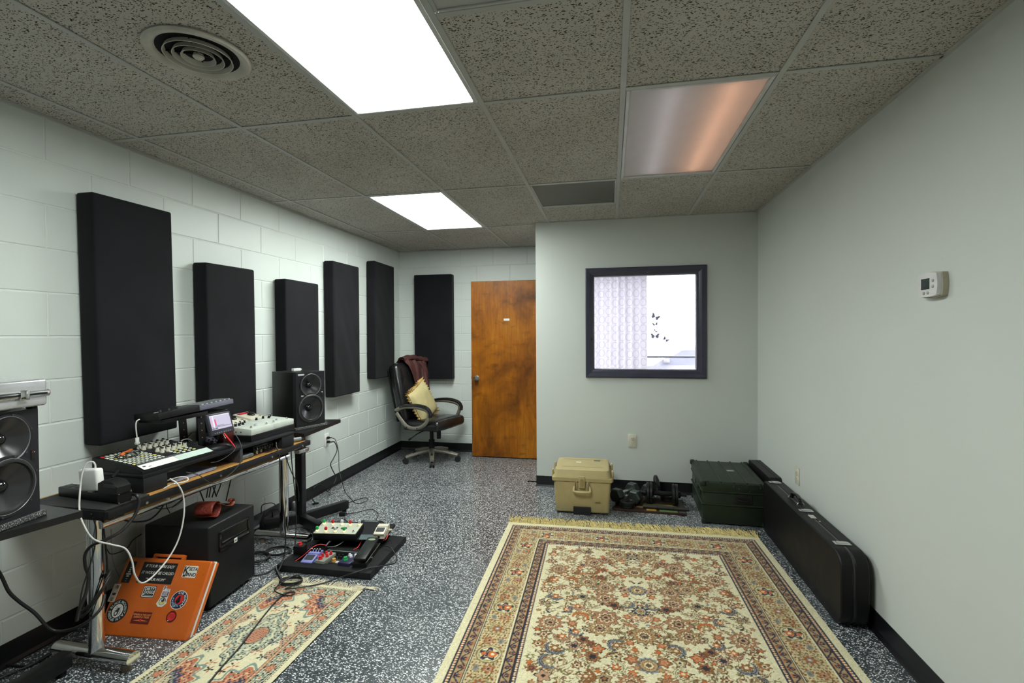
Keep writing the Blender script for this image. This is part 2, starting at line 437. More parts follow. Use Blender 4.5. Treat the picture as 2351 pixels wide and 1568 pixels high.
# ================================================================== recessed 2x4 light fixtures
def m_diffuser():
    t = NT('lit_prismatic_diffuser'); o = t.obj()
    v = t.voro(t.mapping(o, (1, 1, 0), .785), 150, rnd=0.0)
    k = t.math('MULTIPLY_ADD', v.outputs['Distance'], -.10); k.node.inputs[2].default_value = 1.04
    e = t.math('MULTIPLY', k, LAMP_STRENGTH); t.link(e, t.p.inputs['Emission Strength'])
    t.p.inputs['Emission Color'].default_value = (*LAMP_COL, 1); t.p.inputs['Base Color'].default_value = (.8, .8, .8, 1)
    t.bump(v.outputs['Distance'], .3, .002); t.set(rough=.4); return t.m
M_DIFF = m_diffuser()
def fixture(a, c, label, lit=True):
    x0, x1, y0, y1 = a+.014, a+T-.014, c+.014, c+2*T-.014
    o = thing('ceiling_light', label, 'ceiling light', ((x0+x1)/2, (y0+y1)/2, H))
    hw, hl = (x1-x0)/2, (y1-y0)/2; fw = .018
    for sx in (-1, 1): G().box((sx*(hw-fw/2), 0, .006), (fw, 2*hl, .014), b=.003, seg=1).build('frame_bar', M_FIXT, o)
    for sy in (-1, 1): G().box((0, sy*(hl-fw/2), .006), (2*hw-2*fw, fw, .014), b=.003, seg=1).build('frame_bar', M_FIXT, o)
    if lit:
        G().box((0, 0, .010), (2*hw-2*fw, 2*hl-2*fw, .004)).build('diffuser', M_DIFF, o, smooth=0)
    else:
        G().box((0, 0, .010), (2*hw-2*fw, 2*hl-2*fw, .003)).build('diffuser', M_DIFF_OFF, o, smooth=0)
        g = G(); th = .003; 
        for sx in (-1, 1): g.box((sx*(hw-.006), 0, .046), (th, 2*hl-.01, .066))
        for sy in (-1, 1): g.box((0, sy*(hl-.006), .046), (2*hw-.02, th, .066))
        g.box((0, 0, .080), (2*hw-.01, 2*hl-.01, th)); g.build('housing', pm('housing_white', (.86, .86, .86), .6), o, smooth=0)
        G().cyl((-.10, -hl+.04, .052), (-.10, hl-.04, .052), .016, 12).build('lamp_tube', emis('faint_tube_glow', (.9, .86, .9), 2.2), o)
        G().cyl((.15, -hl+.04, .052), (.15, hl-.04, .052), .016, 12).build('glowing_lamp_tube', emis('failing_tube_glow', (1.0, .52, .30), 5.0), o)
def m_diffoff():
    t = NT('unlit_opal_diffuser'); t.n.remove(t.p)
    a = t.new('ShaderNodeBsdfTranslucent'); a.inputs[0].default_value = (.85, .84, .84, 1)
    b = t.new('ShaderNodeBsdfDiffuse'); b.inputs[0].default_value = (.62, .61, .63, 1)
    n = t.noise(t.obj(), 9, 2); cr = t.ramp(n.outputs['Fac'], [(.3, (.60, .59, .61)), (.7, (.65, .64, .66))]); t.link(cr, b.inputs[0])
    mx = t.new('ShaderNodeMixShader'); mx.inputs[0].default_value = .5
    t.link(a.outputs[0], mx.inputs[1]); t.link(b.outputs[0], mx.inputs[2]); t.link(mx.outputs[0], t.n['Material Output'].inputs[0]); return t.m
M_DIFF_OFF = m_diffoff()
fixture(-1.2192, -1.2192, 'lit two by four ceiling light beside the round air vent')
fixture(-1.8288, 1.2192, 'lit two by four ceiling light nearest the wooden door')
fixture(0.0, 0.0, 'dim failing ceiling light with peach glow along one side', lit=False)

# round diffuser vent
o = thing('round_air_vent', 'round metal ceiling air vent with concentric rings', 'air vent', (-1.513, -.585, H+.004))
VM = pm('vent_metal', (.50, .48, .42), .35, var=.15)
G().lathe([(.168, 0), (.170, -.006), (.163, -.014), (.150, -.015), (.138, -.008), (.130, -.001)], 48).build('outer_ring', VM, o)
for r in (.108, .080, .053):
    G().lathe([(r-.006, -.002), (r, -.018), (r+.0025, -.018), (r-.0035, -.002)], 40).build('ring', VM, o)
G().lathe([(0, -.018), (.014, -.018), (.019, -.013), (.016, -.002)], 20).build('hub', VM, o)
G().lathe([(.134, -.003), (.128, -.001), (0, -.001)], 40).build('throat', BLACKM, o)
G().box((0, 0, -.004), (.22, .004, .004), M=rot(az=.5)).build('spoke', BLACKM, o); G().box((0, 0, -.004), (.004, .22, .004), M=rot(az=.5)).build('spoke', BLACKM, o)

def grille(x0, y0, label, m, hf):
    o = thing('return_grille', label, 'air vent', (x0+T/2, y0+T/2, H))
    G().box((0, 0, .008), (T-.03, T-.03, .004)).build('perforated_plate', m, o, smooth=0)
    for s in (-1, 1):
        G().box((s*(T/2-.018), 0, .005), (.012, T-.026, .008), b=.002, seg=1).build('frame_bar', hf, o)
        G().box((0, s*(T/2-.018), .005), (T-.05, .012, .008), b=.002, seg=1).build('frame_bar', hf, o)
grille(-T, -2*T, 'white perforated return grille beside the large lit ceiling light', m_perf('perforated_white', (.42, .42, .40), (.006, .006, .006), 105), M_TEE)
grille(-T, 2*T, 'grey perforated return grille above the partition near the dim light', m_perf('perforated_grey', (.10, .098, .078), (.012, .012, .010), 120), M_TEE)
# open plenum boxes over the grilles are hidden by the plates

# ================================================================== window in the partition
M_FRAME = pm('violet_grey_glare_frame', (.040, .040, .066), .30, var=.1, coat=.2)  # dark purple-grey, with veiling glare mixed into the colour as a lavender lift
w = thing('window_1', None, None, (0, YJ, 0)); struct(w)
fo = (-.277, .760, 1.022, 2.006)
def frame_piece(a, b, c, d):
    """mitred casing piece between outer corners a,b and inner corners d,c (x,z)"""
    g = G(); k = 6
    prof = [(0, -.004), (.0, -.020), (.12, -.026), (.55, -.022), (.72, -.016), (.86, -.012), (1.0, -.010), (1.0, .02)]
    vs = []
    for (o_, i_) in ((a, d), (b, c)):
        for s, y in prof: vs.append((o_[0]+(i_[0]-o_[0])*s, y, o_[1]+(i_[1]-o_[1])*s))
    n = len(prof); fs = [(i, i+1, n+i+1, n+i) for i in range(n-1)]
    g.add(vs, fs); g.build('casing', M_FRAME, w, smooth=0)
fi = (-.207, .684, 1.092, 1.938)
O = [(fo[0], fo[3]), (fo[1], fo[3]), (fo[1], fo[2]), (fo[0], fo[2])]; I = [(fi[0], fi[3]), (fi[1], fi[3]), (fi[1], fi[2]), (fi[0], fi[2])]
for k in range(4): frame_piece(O[k], O[(k+1) % 4], I[(k+1) % 4], I[k])
jm = pm('window_jamb', (.045, .045, .06), .4); bd = pm('glazing_bead', (.62, .60, .68), .35)
G().rng(WX0, WX1, .0, .115, WZ1-.008, WZ1).build('jamb', jm, w, smooth=0); G().rng(WX0, WX1, 0, .115, WZ0, WZ0+.008).build('jamb', jm, w, smooth=0)
G().rng(WX0, WX0+.008, 0, .115, WZ0, WZ1).build('jamb', jm, w, smooth=0); G().rng(WX1-.008, WX1, 0, .115, WZ0, WZ1).build('jamb', jm, w, smooth=0)
for (x0, x1, z0, z1) in ((fi[0], fi[1], fi[3]-.008, fi[3]), (fi[0], fi[1], fi[2], fi[2]+.008), (fi[0], fi[0]+.008, fi[2], fi[3]), (fi[1]-.008, fi[1], fi[2], fi[3])):
    G().rng(x0, x1, .022, .034, z0, z1, b=.002, seg=1).build('glazing_bead', bd, w, smooth=0)
G().rng(fi[0], fi[1], .036, .040, fi[2], fi[3]).build('pane', glass('window_glass', refl=.05), w, smooth=0)

# exterior window of the front room
w2 = thing('window_2', None, None, (0, YE+.05, 0)); struct(w2); wf = pm('white_window_frame', (.75, .75, .78), .4)
for (x0, x1, z0, z1) in ((EX0, EX1, EZ1-.05, EZ1), (EX0, EX1, EZ0, EZ0+.05), (EX0, EX0+.05, EZ0, EZ1), (EX1-.05, EX1, EZ0, EZ1), (.30, .35, EZ0, EZ1)):
    G().rng(x0, x1, -.03, .05, z0, z1, b=.004, seg=1).build('sash_bar', wf, w2)
G().rng(.35, EX1-.05, -.02, .03, 1.085, 1.108, b=.003, seg=1).build('mid_rail', pm('grey_rail', (.25, .25, .33), .4), w2)
G().rng(EX0+.05, .30, .008, .012, EZ0+.05, EZ1-.05).build('pane', glass('window_glass'), w2, smooth=0)
G().rng(.35, EX1-.05, .008, .012, EZ0+.05, EZ1-.05).build('pane', glass('window_glass'), w2, smooth=0)

# ================================================================== door (swung open, flat along the back wall)
d = thing('door_1', None, None, (-1.632, 3.33, .010)); struct(d)
G().rng(0, .86, 0, .042, 0, 2.015, b=.0015, seg=1).build('door_slab', M_DOOR, d)
k = G().lathe([(0, -.062), (.016, -.062), (.026, -.052), (.027, -.040), (.018, -.030), (.011, -.024), (.011, -.012), (.030, -.008), (.033, 0)], 24, M=tr(.062, 0, .905) @ rot(ax=-math.pi/2) @ Matrix.Scale(-1, 4, (0, 0, 1)) @ rot(ax=math.pi)).build('knob', STEEL, d)
G().rng(-.006, .002, .012, .030, .89, .92).build('latch', DGREY, d, smooth=0)
sg = G().rng(.385, .452, -.003, 0, 1.560, 1.585, b=.001, seg=1).build('sign_plate', pm('sign_white', (.72, .72, .70), .5), d)
for zz in (.25, 1.0, 1.75): G().cyl((.866, .004, zz-.045), (.866, .004, zz+.045), .007, 10).build('hinge', STEEL, d)
dt = thing('door_2', None, None, (XJ, 0, 0)); struct(dt)          # the doorway the slab belongs to
jmb = pm('door_jamb_paint', (.50, .50, .47), .45)
G().rng(-.006, .121, DY0, DY0+.02, 0, 2.05).build('jamb', jmb, dt, smooth=0); G().rng(-.006, .121, DY1-.02, DY1, 0, 2.05).build('jamb', jmb, dt, smooth=0)
G().rng(-.006, .121, DY0, DY1, 2.03, 2.05).build('jamb', jmb, dt, smooth=0)
G().rng(-.11, .12, DY0-.004, DY0+.016, .0, .006, b=.002, seg=1).build('threshold', RUBBER, dt)
# ================================================================== things on the walls
from mathutils import noise as mnoise
def m_fabric(name, col, bump=.25):
    t = NT(name); o = t.obj(); n = t.noise(o, 5, 4); wv = t.noise(o, 700, 2)
    c = t.ramp(n.outputs['Fac'], [(.3, tuple(x*.8 for x in col)), (.7, tuple(x*1.2 for x in col))]); t.link(c, t.p.inputs['Base Color'])
    t.bump(wv.outputs['Fac'], bump, .001); t.set(rough=.85, spec=.15, sheen=.06); return t.m
M_PANEL = m_fabric('black_panel_cloth', (.0085, .0085, .0105))
def soft_box(sx, sy, sz, b, cuts, disp):
    bm = bmesh.new(); bmesh.ops.create_cube(bm, size=1)
    for v in bm.verts: v.co = Vector((v.co.x*sx, v.co.y*sy, v.co.z*sz))
    bmesh.ops.bevel(bm, geom=bm.edges[:], offset=b, segments=3, profile=.5, affect='EDGES')
    big = [f for f in bm.faces if f.calc_area() > .2*max(sx*sy, sy*sz, sx*sz)]
    es = list({e for f in big for e in f.edges})
    bmesh.ops.subdivide_edges(bm, edges=es, cuts=cuts, use_grid_fill=True)
    bm.normal_update()
    for v in bm.verts: v.co += v.normal*disp(v.co)
    g = G(); bm.verts.index_update(); g.v = [tuple(v.co) for v in bm.verts]; g.f = [tuple(v.index for v in f.verts) for f in bm.faces]; bm.free(); return g
def panel(w, h, seed, fold):
    def disp(co):
        a = mnoise.noise(Vector((co.y*3+seed, co.z*1.2, seed)))*.004
        b = fold*mnoise.noise(Vector(((co.y*1.0+co.z*.45)*9+seed*3, co.z*.8, 2.)))
        return (a+b) if co.x > 0 else 0.0
    return soft_box(.098, w, h, .012, 22, disp)
TH = .1
def wall_panel(y0, y1, z0, z1, label, seed, fold, tilt=0):
    g = panel(y1-y0, z1-z0, seed, fold)
    o = g.build('acoustic_panel', M_PANEL, None, smooth=50); o.location = (XL+TH/2+.004, (y0+y1)/2, (z0+z1)/2); o.rotation_euler = (tilt, 0, 0)
    tag(o, label, 'acoustic panel', 'black acoustic panels')
wall_panel(-.177, .267, .885, 2.127, 'black fabric acoustic panel hung nearest the silver case, widest and tallest in view', 1.3, .0025, .012)
wall_panel(.493, .917, .715, 1.880, 'black acoustic panel hung directly behind the small tablet screen and desk gear', 4.1, .001, .006)
wall_panel(1.246, 1.688, .62, 1.858, 'black acoustic panel partly hidden behind the speaker with white box on top', 7.7, .001)
wall_panel(1.915, 2.382, .850, 2.095, 'creased black acoustic panel hanging above the wall outlet with two plugs', 2.2, .006)
wall_panel(2.707, 3.187, .945, 2.205, 'black acoustic panel on the block wall closest to the room corner', 9.4, .003, -.01)
g = panel(.475, 1.253, 5.5, .0015); o = g.build('acoustic_panel', M_PANEL, None, smooth=50)
o.matrix_world = tr((-2.38-1.905)/2, YB-TH/2-.004, (.884+2.137)/2) @ rot(az=-math.pi/2)
tag(o, 'black acoustic panel on the back wall between corner and wooden door', 'acoustic panel', 'black acoustic panels')

def outlet(name, M, label, m):
    o = thing(name, label, 'outlet', M=M)
    G().box((0, 0, .003), (.072, .116, .006), b=.0025, seg=2).build('cover_plate', m, o)
    for s in (-1, 1):
        f = G(); f.lathe([(0, .0085), (.015, .0085), (.0165, .0065), (.0165, .003)], 20, M=tr(0, s*.0195, 0)); r_ = f.build('receptacle', m, o)
        for q in (-1, 1): G().box((q*.0062, s*.0195+.003, .0086), (.0022, .0075, .001)).build('slot', SLOT, r_, smooth=0)
        G().cyl((0, s*.0195-.0075, .008), (0, s*.0195-.0075, .0092), .0022, 8).build('slot', SLOT, r_)
    G().cyl((0, 0, .005), (0, 0, .0075), .0028, 10).build('screw', STEEL, o)
    return o
outlet('wall_outlet', tr(.133, YJ, .457) @ rot(ax=math.pi/2), 'ivory outlet on the partition below the window', IVORY)
MR = Matrix(((0, 0, -1, XR), (-1, 0, 0, 1.462), (0, 1, 0, .457), (0, 0, 0, 1)))
outlet('wall_outlet', MR, 'ivory outlet on the plain wall above the guitar case', IVORY)
MLo = Matrix(((0, 0, 1, XL), (1, 0, 0, 1.935), (0, 1, 0, .460), (0, 0, 0, 1)))
outlet('wall_outlet', MLo, 'white outlet on block wall with two black cords plugged in', WHITE)

# thermostat
o = thing('thermostat', 'white digital thermostat on the plain right hand wall', 'thermostat', M=Matrix(((0, 0, -1, XR), (-1, 0, 0, .042), (0, 1, 0, 1.598), (0, 0, 0, 1))))
def bulge(w, h, k=.12, n=9):
    P = []
    for s in range(4):
        for i in range(n):
            t = -1+2*i/n
            P.append([(t*w/2, -h/2*(1+k*(1-t*t))), (w/2*(1+k*(1-t*t)), t*h/2), (-t*w/2, h/2*(1+k*(1-t*t))), (-w/2*(1+k*(1-t*t)), -t*h/2)][s])
    return P
tb = pm('thermostat_side', (.40, .36, .27), .5); G().prism(bulge(.118, .088), 0, .020).build('back_plate', tb, o); G().prism(bulge(.108, .082), .020, .036).build('body', pm('thermostat_white', (.66, .66, .66), .4), o)
G().box((-.010, .004, .0365), (.050, .042, .002), b=.0008, seg=1).build('screen', pm('lcd_green_black', (.012, .028, .022), .12), o)
for (a, b) in ((.036, .014), (.036, -.008), (-.018, -.031), (.006, -.031)):
    G().lathe([(0, .0405), (.0045, .040), (.0065, .037), (.0065, .035)], 16, M=tr(a, b, 0)).build('button', STEEL if False else pm('button_grey', (.45, .45, .43), .35), o)
# ================================================================== speaker stands and monitor speakers
def monitor_speaker(loc, rz, label, D=.290, W=.232, Hh=.386, badge=True):
    o = thing('studio_monitor', label, 'speaker', loc, rz, 'studio monitor speakers')
    cab = pm('speaker_cabinet', (.007, .008, .008), .45, bump=.15, bscale=120, spec=.3)
    G().rng(-D/2, D/2-.036, -W/2, W/2, 0, Hh, b=.004, seg=2).build('cabinet', cab, o)
    baf = pm('speaker_baffle', (.013, .0125, .017), .40, spec=.4)
    zt, zw = Hh*.755, Hh*.325; rt, rw = W*.355, W*.425; zs = (zt-rt*1.02+zw+rw*1.02)/2
    g = G(); n = 64
    for (zc, rr, za, zb) in ((zt, rt*.97, zs, Hh), (zw, rw*.97, 0, zs)):
        vs = []
        for k in range(n):
            a = 2*math.pi*(k+.5)/n; c, s = math.cos(a), math.sin(a); hy, hz = W/2, (zb-zc if s > 0 else zc-za)
            t_ = min(hy/abs(c) if abs(c) > 1e-6 else 9, hz/abs(s) if abs(s) > 1e-6 else 9); vs.append((D/2, c*t_, zc+s*t_))
        # snap the nearest ring point to each true corner
        for cy, cz in ((W/2, za), (W/2, zb), (-W/2, za), (-W/2, zb)):
            k = min(range(n), key=lambda q: (vs[q][1]-cy)**2+(vs[q][2]-cz)**2); vs[k] = (D/2, cy, cz)
        vs += [(D/2, rr*math.cos(2*math.pi*(k+.5)/n), zc+rr*math.sin(2*math.pi*(k+.5)/n)) for k in range(n)]
        g.add(vs, [(k, (k+1) % n, n+(k+1) % n, n+k) for k in range(n)])
    for (y0, y1, z0, z1) in ((-W/2, -W/2+.004, 0, Hh), (W/2-.004, W/2, 0, Hh), (-W/2, W/2, 0, .004), (-W/2, W/2, Hh-.004, Hh)): g.rng(D/2-.036, D/2-.0005, y0, y1, z0, z1)
    g.build('baffle', baf, o, smooth=0)
    MX = lambda z: tr(D/2, 0, z) @ rot(ay=math.pi/2)
    zt, zw = Hh*.755, Hh*.325; rt, rw = W*.355, W*.425
    fl_ = pm('speaker_flange', (.012, .012, .014), .32); cone = pm('speaker_cone', (.018, .018, .021), .26, spec=.6); trim = pm('speaker_rim_highlight', (.16, .16, .18), .3)
    G().lathe([(rt*1.10, .0), (rt*1.09, .005), (rt*1.0, .0065), (rt*.96, .004)], 48, M=MX(zt)).build('waveguide_flange', fl_, o)
    G().lathe([(rt*.985, .0062), (rt*.965, .0078), (rt*.945, .0058)], 48, M=MX(zt)).build('trim_ring', trim, o); G().lathe([(rw*.995, .0062), (rw*.98, .0080), (rw*.96, .0062)], 48, M=MX(zw)).build('trim_ring', trim, o)  # thin pale rings stand in for highlights on the flange edges
    G().lathe([(rt*.96, .0045), (rt*.75, -.004), (rt*.5, -.020), (rt*.24, -.030)], 48, M=MX(zt) @ tr(0, 0, .001)).build('waveguide', cone, o)
    G().lathe([(rt*.24, -.024), (rt*.2, -.016), (rt*.1, -.010), (0, -.008)], 24, M=MX(zt)).build('tweeter_dome', GLOSSB, o)
    G().lathe([(rw*1.10, .0), (rw*1.09, .004), (rw*1.02, .006), (rw*.98, .005)], 48, M=MX(zw)).build('woofer_flange', fl_, o)
    G().lathe([(rw*.98, .004), (rw*.93, .010), (rw*.86, .010), (rw*.82, .002)], 48, M=MX(zw)).build('surround', pm('speaker_rubber', (.020, .020, .021), .35), o)
    G().lathe([(rw*.83, .003), (rw*.5, -.014), (rw*.2, -.026)], 48, M=MX(zw)).build('woofer_cone', cone, o)
    G().lathe([(rw*.24, -.024), (rw*.18, -.014), (rw*.08, -.008), (0, -.006)], 24, M=MX(zw)).build('dust_cap', GLOSSB, o)
    for k in range(6):
        a = math.pi*k/3+.3
        for zz, rr in ((zt, rt*1.05), (zw, rw*1.06)):
            G().cyl((D/2+.003, rr*math.cos(a), zz+rr*math.sin(a)), (D/2+.008, rr*math.cos(a), zz+rr*math.sin(a)), .0035, 8).build('screw', DGREY, o)
    pnl = G().box((D/2+.001, W*.40, Hh*.56), (.003, .014, .036), b=.001, seg=1).build('indicator_panel', GLOSSB, o)
    for q in range(2): G().cyl((D/2+.002, W*.40+(q-.5)*.007, Hh*.585), (D/2+.004, W*.40+(q-.5)*.007, Hh*.585), .0015, 6).build('led', RED if q == 0 else LGREY, pnl)
    G().box((D/2+.001, -W*.33, Hh*.955), (.002, .050, .012), b=.0006, seg=1).build('badge', pm('badge_silver', (.45, .45, .45), .4), o) if badge else None
    G().box((D/2+.001, -W*.28, Hh*.565), (.002, .026, .010), b=.0006, seg=1).build('badge', pm('badge_silver', (.45, .45, .45), .4), o)
    return o
SZ = .770
monitor_speaker((-2.312, 1.105, SZ), -.365, 'black two way monitor speaker with a small white box on top')
# near speaker: right front edge at px(92,1172)
e = px(92, 1172, z=SZ); a_ = .185
nx, ny = math.cos(a_), math.sin(a_); ty = (-ny, nx)
cx_ = e.x - nx*.145 - ty[0]*.116; cy_ = e.y - ny*.145 - ty[1]*.116
monitor_speaker((cx_, cy_, SZ), a_, 'black two way monitor speaker carrying the silver metal case', badge=False)
PADM = pm('speckled_foam', (.03, .03, .03), .9, speck=((.42, .42, .40), 260, .58))
for (lx, ly, rz, lb) in ((-2.312, 1.105, -.365, 'speckled foam pad under the speaker with the white box'), (cx_, cy_, a_, 'speckled foam pad under the speaker carrying the silver case')):
    o = G().box((.0, 0, .0095), (.315, .262, .019), b=.003).build('isolation_pad', PADM); o.location = (lx, ly, SZ-.0195); o.rotation_euler = (0, 0, rz)
    tag(o, lb, 'foam pad', 'speaker isolation pads')

def stand(loc, plate, legs, label):
    x, y = loc
    o = thing('speaker_stand', label, 'speaker stand', (x, y, 0), 0, 'black speaker stands')
    zt = SZ-.020
    G().prism([(p[0]-x, p[1]-y) for p in plate], zt-.026, zt).build('top_plate', pm('stand_board', (.008, .008, .010), .32, spec=.4), o, smooth=0)
    G().box((0, 0, .375), (.056, .056, .70), b=.006).build('column', BLACKP, o)
    for lx, ly in legs:
        dx, dy = lx-x, ly-y; L = math.hypot(dx, dy)
        lg = G().box((L/2, 0, .058), (L, .052, .066), M=rot(az=math.atan2(dy, dx)), b=.004).build('leg', BLACKP, o)
        G().cyl((dx*.93, dy*.93, 0), (dx*.93, dy*.93, .026), .017, 12).build('foot', RUBBER, lg)
    return o
pl = [px(706, 1000, z=.735), px(779, 968, z=.735)]
stand((-2.318, 1.125), [(pl[0].x-.02, pl[0].y), (pl[1].x, pl[1].y+.02), (-2.44, 1.36), (-2.46, .93), (-2.10, .86)], ((-2.141, 1.468), (-2.072, .99), (-2.53, .95)), 'black speaker stand beyond the desk with splayed floor legs')
pq = [px(190, 1172, z=.75), px(0, 1225, z=.75), px(100, 1160, z=.75)]
dv = (pq[1]-pq[0]).normalized()
c0 = pq[0]; c1 = pq[0]+dv*.62; bk = Vector((-.42*math.cos(.15), -.06, 0))
stand((-2.30, -.87), [(c0.x, c0.y), (c1.x, c1.y), (c1.x-.36, c1.y+.10), (c0.x-.36, c0.y+.035)], ((-2.315, -.475), (-2.05, -1.10), (-2.50, -1.05)), 'black speaker stand at the near end of the desk')

# things on the speakers
top = SZ+.386
o = thing('charger_box', 'small white charger block on top of the far speaker', 'charger', (px(680, 852, z=top).x, px(680, 852, z=top).y, top), -.3)
G().box((0, 0, .010), (.030, .060, .020), b=.003).build('body', WHITE, o); G().box((.001, .036, .010), (.016, .014, .012), b=.001, seg=1).build('plug_end', LGREY, o)
o = thing('aluminium_case', 'silver ribbed aluminium case lying on the near speaker', 'case', (cx_+.03, cy_-.02, top), a_*.6)
yr = .155
G().box((0, yr-.21, .033), (.29, .42, .044), b=.010, seg=3).build('lower_shell', ALU, o); G().box((0, yr-.21, .085), (.29, .42, .050), b=.010, seg=3).build('upper_shell', ALU, o)
G().box((0, yr-.21, .0575), (.304, .434, .010), b=.004).build('seam_band', CHROME, o)
G().box((.148, yr-.21, .0575), (.014, .426, .026), b=.006).build('front_channel', CHROME, o); G().box((.1535, yr-.21, .0575), (.004, .40, .007)).build('channel_groove', GLOSSB, o)
for yy in (yr-.09, yr-.33): G().box((.157, yy, .058), (.006, .030, .036), b=.002).build('latch', CHROME, o)
for yy in (yr-.02, yr-.40): G().box((.10, yy, .006), (.03, .02, .012), b=.003).build('foot', RUBBER, o)

# ================================================================== desk
WOOD = None
def m_wood(name, c0, c1, sc=(2, 18, 18)):
    t = NT(name); o = t.obj(); n = t.noise(t.mapping(o, sc), 2.0, 5, .6, .6)
    c = t.ramp(n.outputs['Fac'], [(.3, c0), (.7, c1)]); t.link(c, t.p.inputs['Base Color']); t.set(rough=.38); return t.m
WOOD = m_wood('honey_laminate', (.36, .17, .045), (.55, .30, .09), (18, 2, 18))
DZ = .700
o = thing('desk', 'long narrow desk with honey wood top and chrome T legs', 'desk', (-2.30, .20, 0)); DX, DY = -2.30, .20
G().rng(-.255, .205, -.675, .675, .672, DZ, b=.001, seg=1).build('desk_top', WOOD, o)
G().rng(.205, .228, -.69, .69, .670, DZ+.002, b=.004).build('edge_strip', BLACK, o)
for s in (-1, 1): G().rng(-.255, .205, s*.6825-.0075, s*.6825+.0075, .662, DZ+.002, b=.003).build('edge_strip', BLACK, o)
for ly in (-.62, .62):
    pst = G().cyl((.066, ly, .065), (.066, ly, .66), .029, 24).build('leg', CHROME, o)
    ft = G(); ft.tube([(-.145, ly, .056), (.258, ly, .056)], .031, 20, flat=.85); ft.build('foot_bar', CHROME, o)
    for gx in (-.10, .22): G().cyl((gx, ly, 0), (gx, ly, .030), .019, 14).build('glide', pm('worn_glide', (.16, .12, .09), .5), o)
    G().rng(-.14, .19, ly-.03, ly+.03, .650, .672, b=.003).build('bracket', BLACKP, o)
G().cyl((.097, -.62, .612), (.097, .62, .606), .018, 18).build('rail', CHROME, o)
G().cyl((.212, -.40, .652), (.212, -.40, .664), .007, 10).build('bolt', STEEL, o)
for yy in (-.52, -.1, .3, .6): G().cyl((.228, yy, .682), (.2305, yy, .682), .006, 10).build('screw', STEEL, o)
# rubber mat, power strip, adapters
MATM = pm('flecked_rubber_mat', (.012, .012, .013), .85, bump=.8, bscale=420, speck=((.09, .09, .09), 500, .62))
o = G().rng(-.21, .21, -.10, .10, 0, .006, b=.001, seg=1).build('rubber_mat', MATM); o.location = (-2.305, -.385, DZ+.002); tag(o, 'black pebbled rubber mat on the near end of the desk', 'mat')
o = thing('power_strip', 'black metal power strip with red switch on the desk', 'power strip', (-2.285, -.375, DZ+.008), -.10)
G().rng(-.19, .18, -.028, .028, 0, .042, b=.004).build('housing', BLACKP, o)
G().rng(.15, .172, -.012, .012, .042, .050, b=.002).build('switch', emis('red_switch', (.9, .05, .03), .6), o)
pl_ = G().rng(.180, .184, -.030, .030, -.002, .048, b=.001, seg=1).build('end_plate', BLACKP, o)
for sy in (-1, 1):
    for zz in (.004, .042): G().cyl((.184, sy*.025, zz), (.1865, sy*.025, zz), .0028, 8).build('screw', STEEL, pl_)
for xx in (-.15, -.09, -.03, .03, .09): G().rng(xx-.015, xx+.015, -.016, .016, .042, .0435, b=.001, seg=1).build('socket', DGREY, o)
o = thing('power_adapter', 'white square laptop power adapter plugged into the power strip', 'adapter', (-2.262, -.402, DZ+.052), -.10)
G().box((0, 0, .048), (.112, .034, .096), b=.010, seg=3, M=rot(ay=-.10)).build('body', WHITE, o); G().box((0, .0, .001), (.03, .022, .012), b=.001, seg=1).build('plug', LGREY, o)
o = thing('power_adapter', 'black wedge shaped power adapter plugged into the power strip', 'adapter', (-2.152, -.398, DZ+.052), -.10)
g = G(); g.prism([(-.055, 0), (.055, 0), (.058, .030), (.030, .050), (-.02, .056), (-.055, .040)], -.028, .028, M=rot(ax=math.pi/2)); g.build('body', BLACK, o)
G().box((.015, -.0285, .034), (.07, .002, .012), b=.0005, seg=1).build('label_panel', DGREY, o); G().box((0, 0, -.002), (.03, .02, .008)).build('plug', BLACK, o, smooth=0)
o = thing('plug', 'small black angled plug standing between the two power adapters', 'plug', (-2.205, -.362, DZ+.050)); G().cyl((0, 0, 0), (0, 0, .05), .012, 12).build('body', BLACK, o); G().cyl((0, 0, .05), (.0, .03, .075), .007, 10).build('strain_relief', RUBBER, o)

# ================================================================== desk riser (black board on blocks) and the gear on it
RX, RY, RA = -2.135, -.277, -.045
RT = .790
MRz = tr(RX, RY, DZ+.003) @ rot(az=RA)
o = thing('desk_riser', 'black board riser on blocks across the desk', 'riser', M=MRz); hB = RT-DZ-.003
TOLEX = pm('black_tolex', (.012, .012, .015), .6, bump=.6, bscale=300, spec=.3)
G().rng(-.37, -.002, 0, .118, 0, hB-.016, b=.003).build('block', TOLEX, o)
G().rng(-.37, -.002, .563, .583, 0, hB-.016, b=.002).build('upright', pm('upright_grey', (.05, .05, .06), .5), o)
G().rng(-.37, -.002, .905, 1.015, 0, hB-.016, b=.003).build('block', TOLEX, o)
G().rng(-.375, 0, -.004, 1.02, hB-.016, hB, b=.003).build('board', pm('riser_board', (.008, .008, .010), .4, spec=.35), o)
def R(x, y, z=0): return MRz @ Vector((x, y, hB+z))

